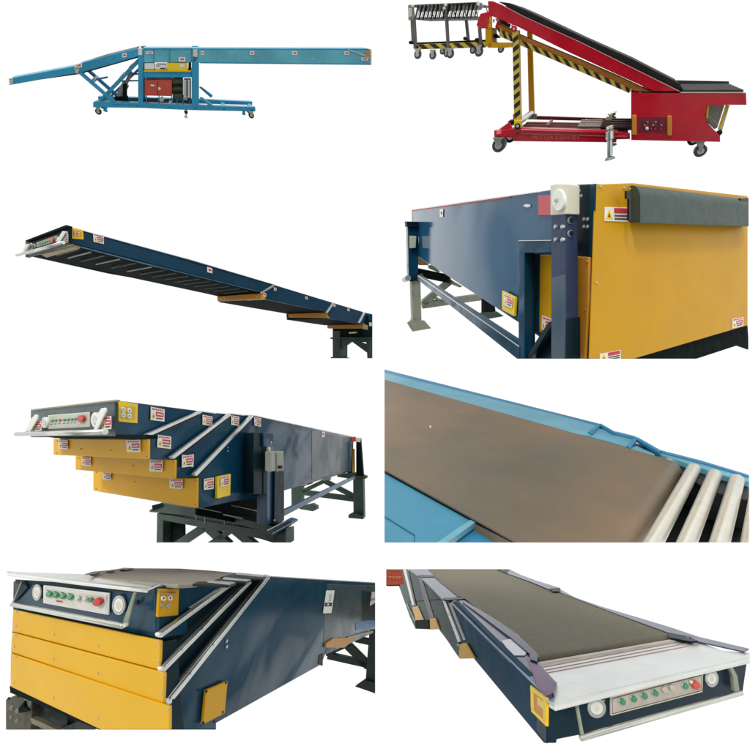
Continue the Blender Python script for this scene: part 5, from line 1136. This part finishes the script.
    o = B(t, 'black_frame', black, s2, bevel=.004); o.pr(side, kc((282, 122), (312, 126), (330, 190), (405, 432), (372, 438), (320, 270)), th=.04, d=.0)
    o.pr(T, kc((282, 122), (290, 112), (412, 114), (412, 126), (312, 130)), th=.03, d=.03); o.pr(T, kc((405, 114), (416, 116), (602, 272), (590, 276), (402, 126)), th=.03, d=.03); o.done()
    o = B(t, 'black_frame', black, boom, bevel=.004); o.pr(side, kc((498, 305), (510, 310), (560, 440), (618, 610), (604, 612)), th=.04, d=.02)
    o.pr(T, kc((468, 295), (478, 284), (640, 278), (640, 290), (500, 302)), th=.03, d=.03); o.pr(T, kc((600, 276), (640, 276), (760, 366), (760, 384), (636, 290)), th=.03, d=.035); o.done()
    o = B(t, 'slide_rail', alu, bevel=.006); o.bar(side, *kc.q(476, 300), *kc.q(592, 612), 2.6, th=.04, d=.05); r1 = o.done()
    for u in (.05, .35, .65, .95): bolt(t, side, *kc.q(472+116*u, 302+312*u), .6, d=.07, parent=r1)
    B(t, 'slide_rail', grey, bevel=.006).bar(side, *kc.q(520, 325), *kc.q(628, 600), 1.9, th=.04, d=.04).done()
    o = B(t, 'slide_rail', alu, bevel=.006); o.bar(side, *kc.q(180, 62), *kc.q(250, 340), 2.4, th=.04, d=.02); o.m(black).bar(side, *kc.q(200, 62), *kc.q(262, 340), 1.7, th=.04, d=.02); o.done()
    for q, d in ((((594, 632), (622, 622), (640, 622), (706, 738), (590, 740)), .07), (((372, 438), (412, 434), (442, 518), (376, 522)), .04), (((240, 352), (282, 345), (326, 448), (266, 452)), .02)):
        o = B(t, 'yellow_corner', yel); o.pr(side, kc(*q), th=.04, d=d); yc = o.done()
    bolt(t, side, *kc.q(578, 638), .9, d=.1); bolt(t, side, *kc.q(628, 590), .9, d=.1)
    o = B(t, 'stage_bottom', dkgrn); o.pr(side, kc((258, 450), (362, 450), (372, 520), (268, 516)), th=.2, d=.0); o.done()
    B(t, 'boot_plate', ggrey, bevel=.006).bar(side, *kc.q(200, 330), *kc.q(262, 460), 1., th=.02, d=.03).done()
    B(t, 'panel_joint', dkgrn, s2, bevel=0).bar(side, *kc.q(215, 315), *kc.q(440, 296), .5, th=.01, d=-.01).done()
    # something red standing behind the conveyor
    r = Thing('steel_crate', P(390, 583, 14.5), 'orange red steel crate standing behind the far end of the conveyor', 'crate', None, (386.2, 569.2, None, None))
    rp = Pl3((386, 585, 14), (404, 585, 14.6), (386, 570, 14))
    o = B(r, 'crate_body', orred, bevel=.02); o.pr(rp, kc((30, 40), (158, 40), (178, 150), (190, 186), (56, 190)), th=1.5); cb = o.done()
    for y in (72, 125):
        B(r, 'crate_rib', mat('pale_orange', '#d98a66', .6), cb, bevel=0).bar(rp, *kc.q(45, y), *kc.q(165, y+4), .6, th=.04, d=.03).done()
    for i in range(4): B(r, 'lettering', mat('pale_orange', '#d98a66', .6), cb, bevel=0).box(rp, *kc.q(72 + i*24, 128), *kc.q(82 + i*24, 142), th=.02, d=.05).done()
    B(r, 'crate_foot', dkgrn, cb).pr(rp, kc((56, 186), (150, 182), (150, 196), (56, 198)), th=1.2, d=-.02).done()
machine_head()
# ================================================================== camera, light
sc = bpy.context.scene
cam = bpy.data.cameras.new('camera'); co = bpy.data.objects.new('camera', cam); C.objects.link(co)
co.location = CAM; co.rotation_euler = (math.radians(90), 0, 0)
cam.sensor_fit = 'HORIZONTAL'; cam.sensor_width = 36; cam.lens = 36 * FPX / 750; cam.clip_end = 500; cam.clip_start = .05
sc.camera = co
w = bpy.data.worlds.new('World'); sc.world = w; w.use_nodes = True
nt = w.node_tree; N = nt.nodes; L = nt.links; bg = N['Background']
tc = N.new('ShaderNodeTexCoord'); sp = N.new('ShaderNodeSeparateXYZ'); L.new(tc.outputs['Generated'], sp.inputs[0])
cr = N.new('ShaderNodeValToRGB'); mr = N.new('ShaderNodeMapRange'); mr.inputs['From Min'].default_value = -1
L.new(sp.outputs['Z'], mr.inputs['Value']); L.new(mr.outputs['Result'], cr.inputs['Fac'])
e = cr.color_ramp.elements; e[0].position = .08; e[0].color = (.2, .2, .2, 1); e[1].position = .14; e[1].color = (1.02, 1.02, 1.02, 1)
x = e.new(.85); x.color = (1.02, 1.02, 1.02, 1); x = e.new(.95); x.color = (1.7, 1.7, 1.7, 1)
# behind the camera: added noise of dark and bright patches, invented for reflections
n = N.new('ShaderNodeTexNoise'); n.inputs['Scale'].default_value = 2.6; n.inputs['Detail'].default_value = 2
L.new(tc.outputs['Generated'], n.inputs['Vector'])
r2 = N.new('ShaderNodeValToRGB'); r2.color_ramp.elements[0].position = .45; r2.color_ramp.elements[0].color = (.12, .12, .13, 1); r2.color_ramp.elements[1].position = .62; r2.color_ramp.elements[1].color = (1.7, 1.65, 1.55, 1)
L.new(n.outputs['Fac'], r2.inputs['Fac'])
m1 = N.new('ShaderNodeMapRange'); m1.inputs['From Min'].default_value = .05; m1.inputs['From Max'].default_value = -.25; L.new(sp.outputs['Y'], m1.inputs['Value'])
mx = N.new('ShaderNodeMixRGB'); L.new(m1.outputs['Result'], mx.inputs['Fac']); L.new(cr.outputs['Color'], mx.inputs['Color1']); L.new(r2.outputs['Color'], mx.inputs['Color2'])
L.new(mx.outputs['Color'], bg.inputs['Color']); bg.inputs['Strength'].default_value = 1.0
sun = bpy.data.lights.new('softbox_sun', 'SUN'); sun.energy = 1.6; sun.angle = math.radians(12); sun.color = (1, .98, .95)
so = bpy.data.objects.new('softbox_sun', sun); C.objects.link(so)
so.rotation_euler = (Vector((0.35, .75, -.9))).to_track_quat('-Z', 'Y').to_euler()
sc.view_settings.view_transform = 'Standard'; sc.view_settings.look = 'None'; sc.view_settings.exposure = 0; sc.view_settings.gamma = 1
sc.render.engine = 'CYCLES'; sc.cycles.max_bounces = 6
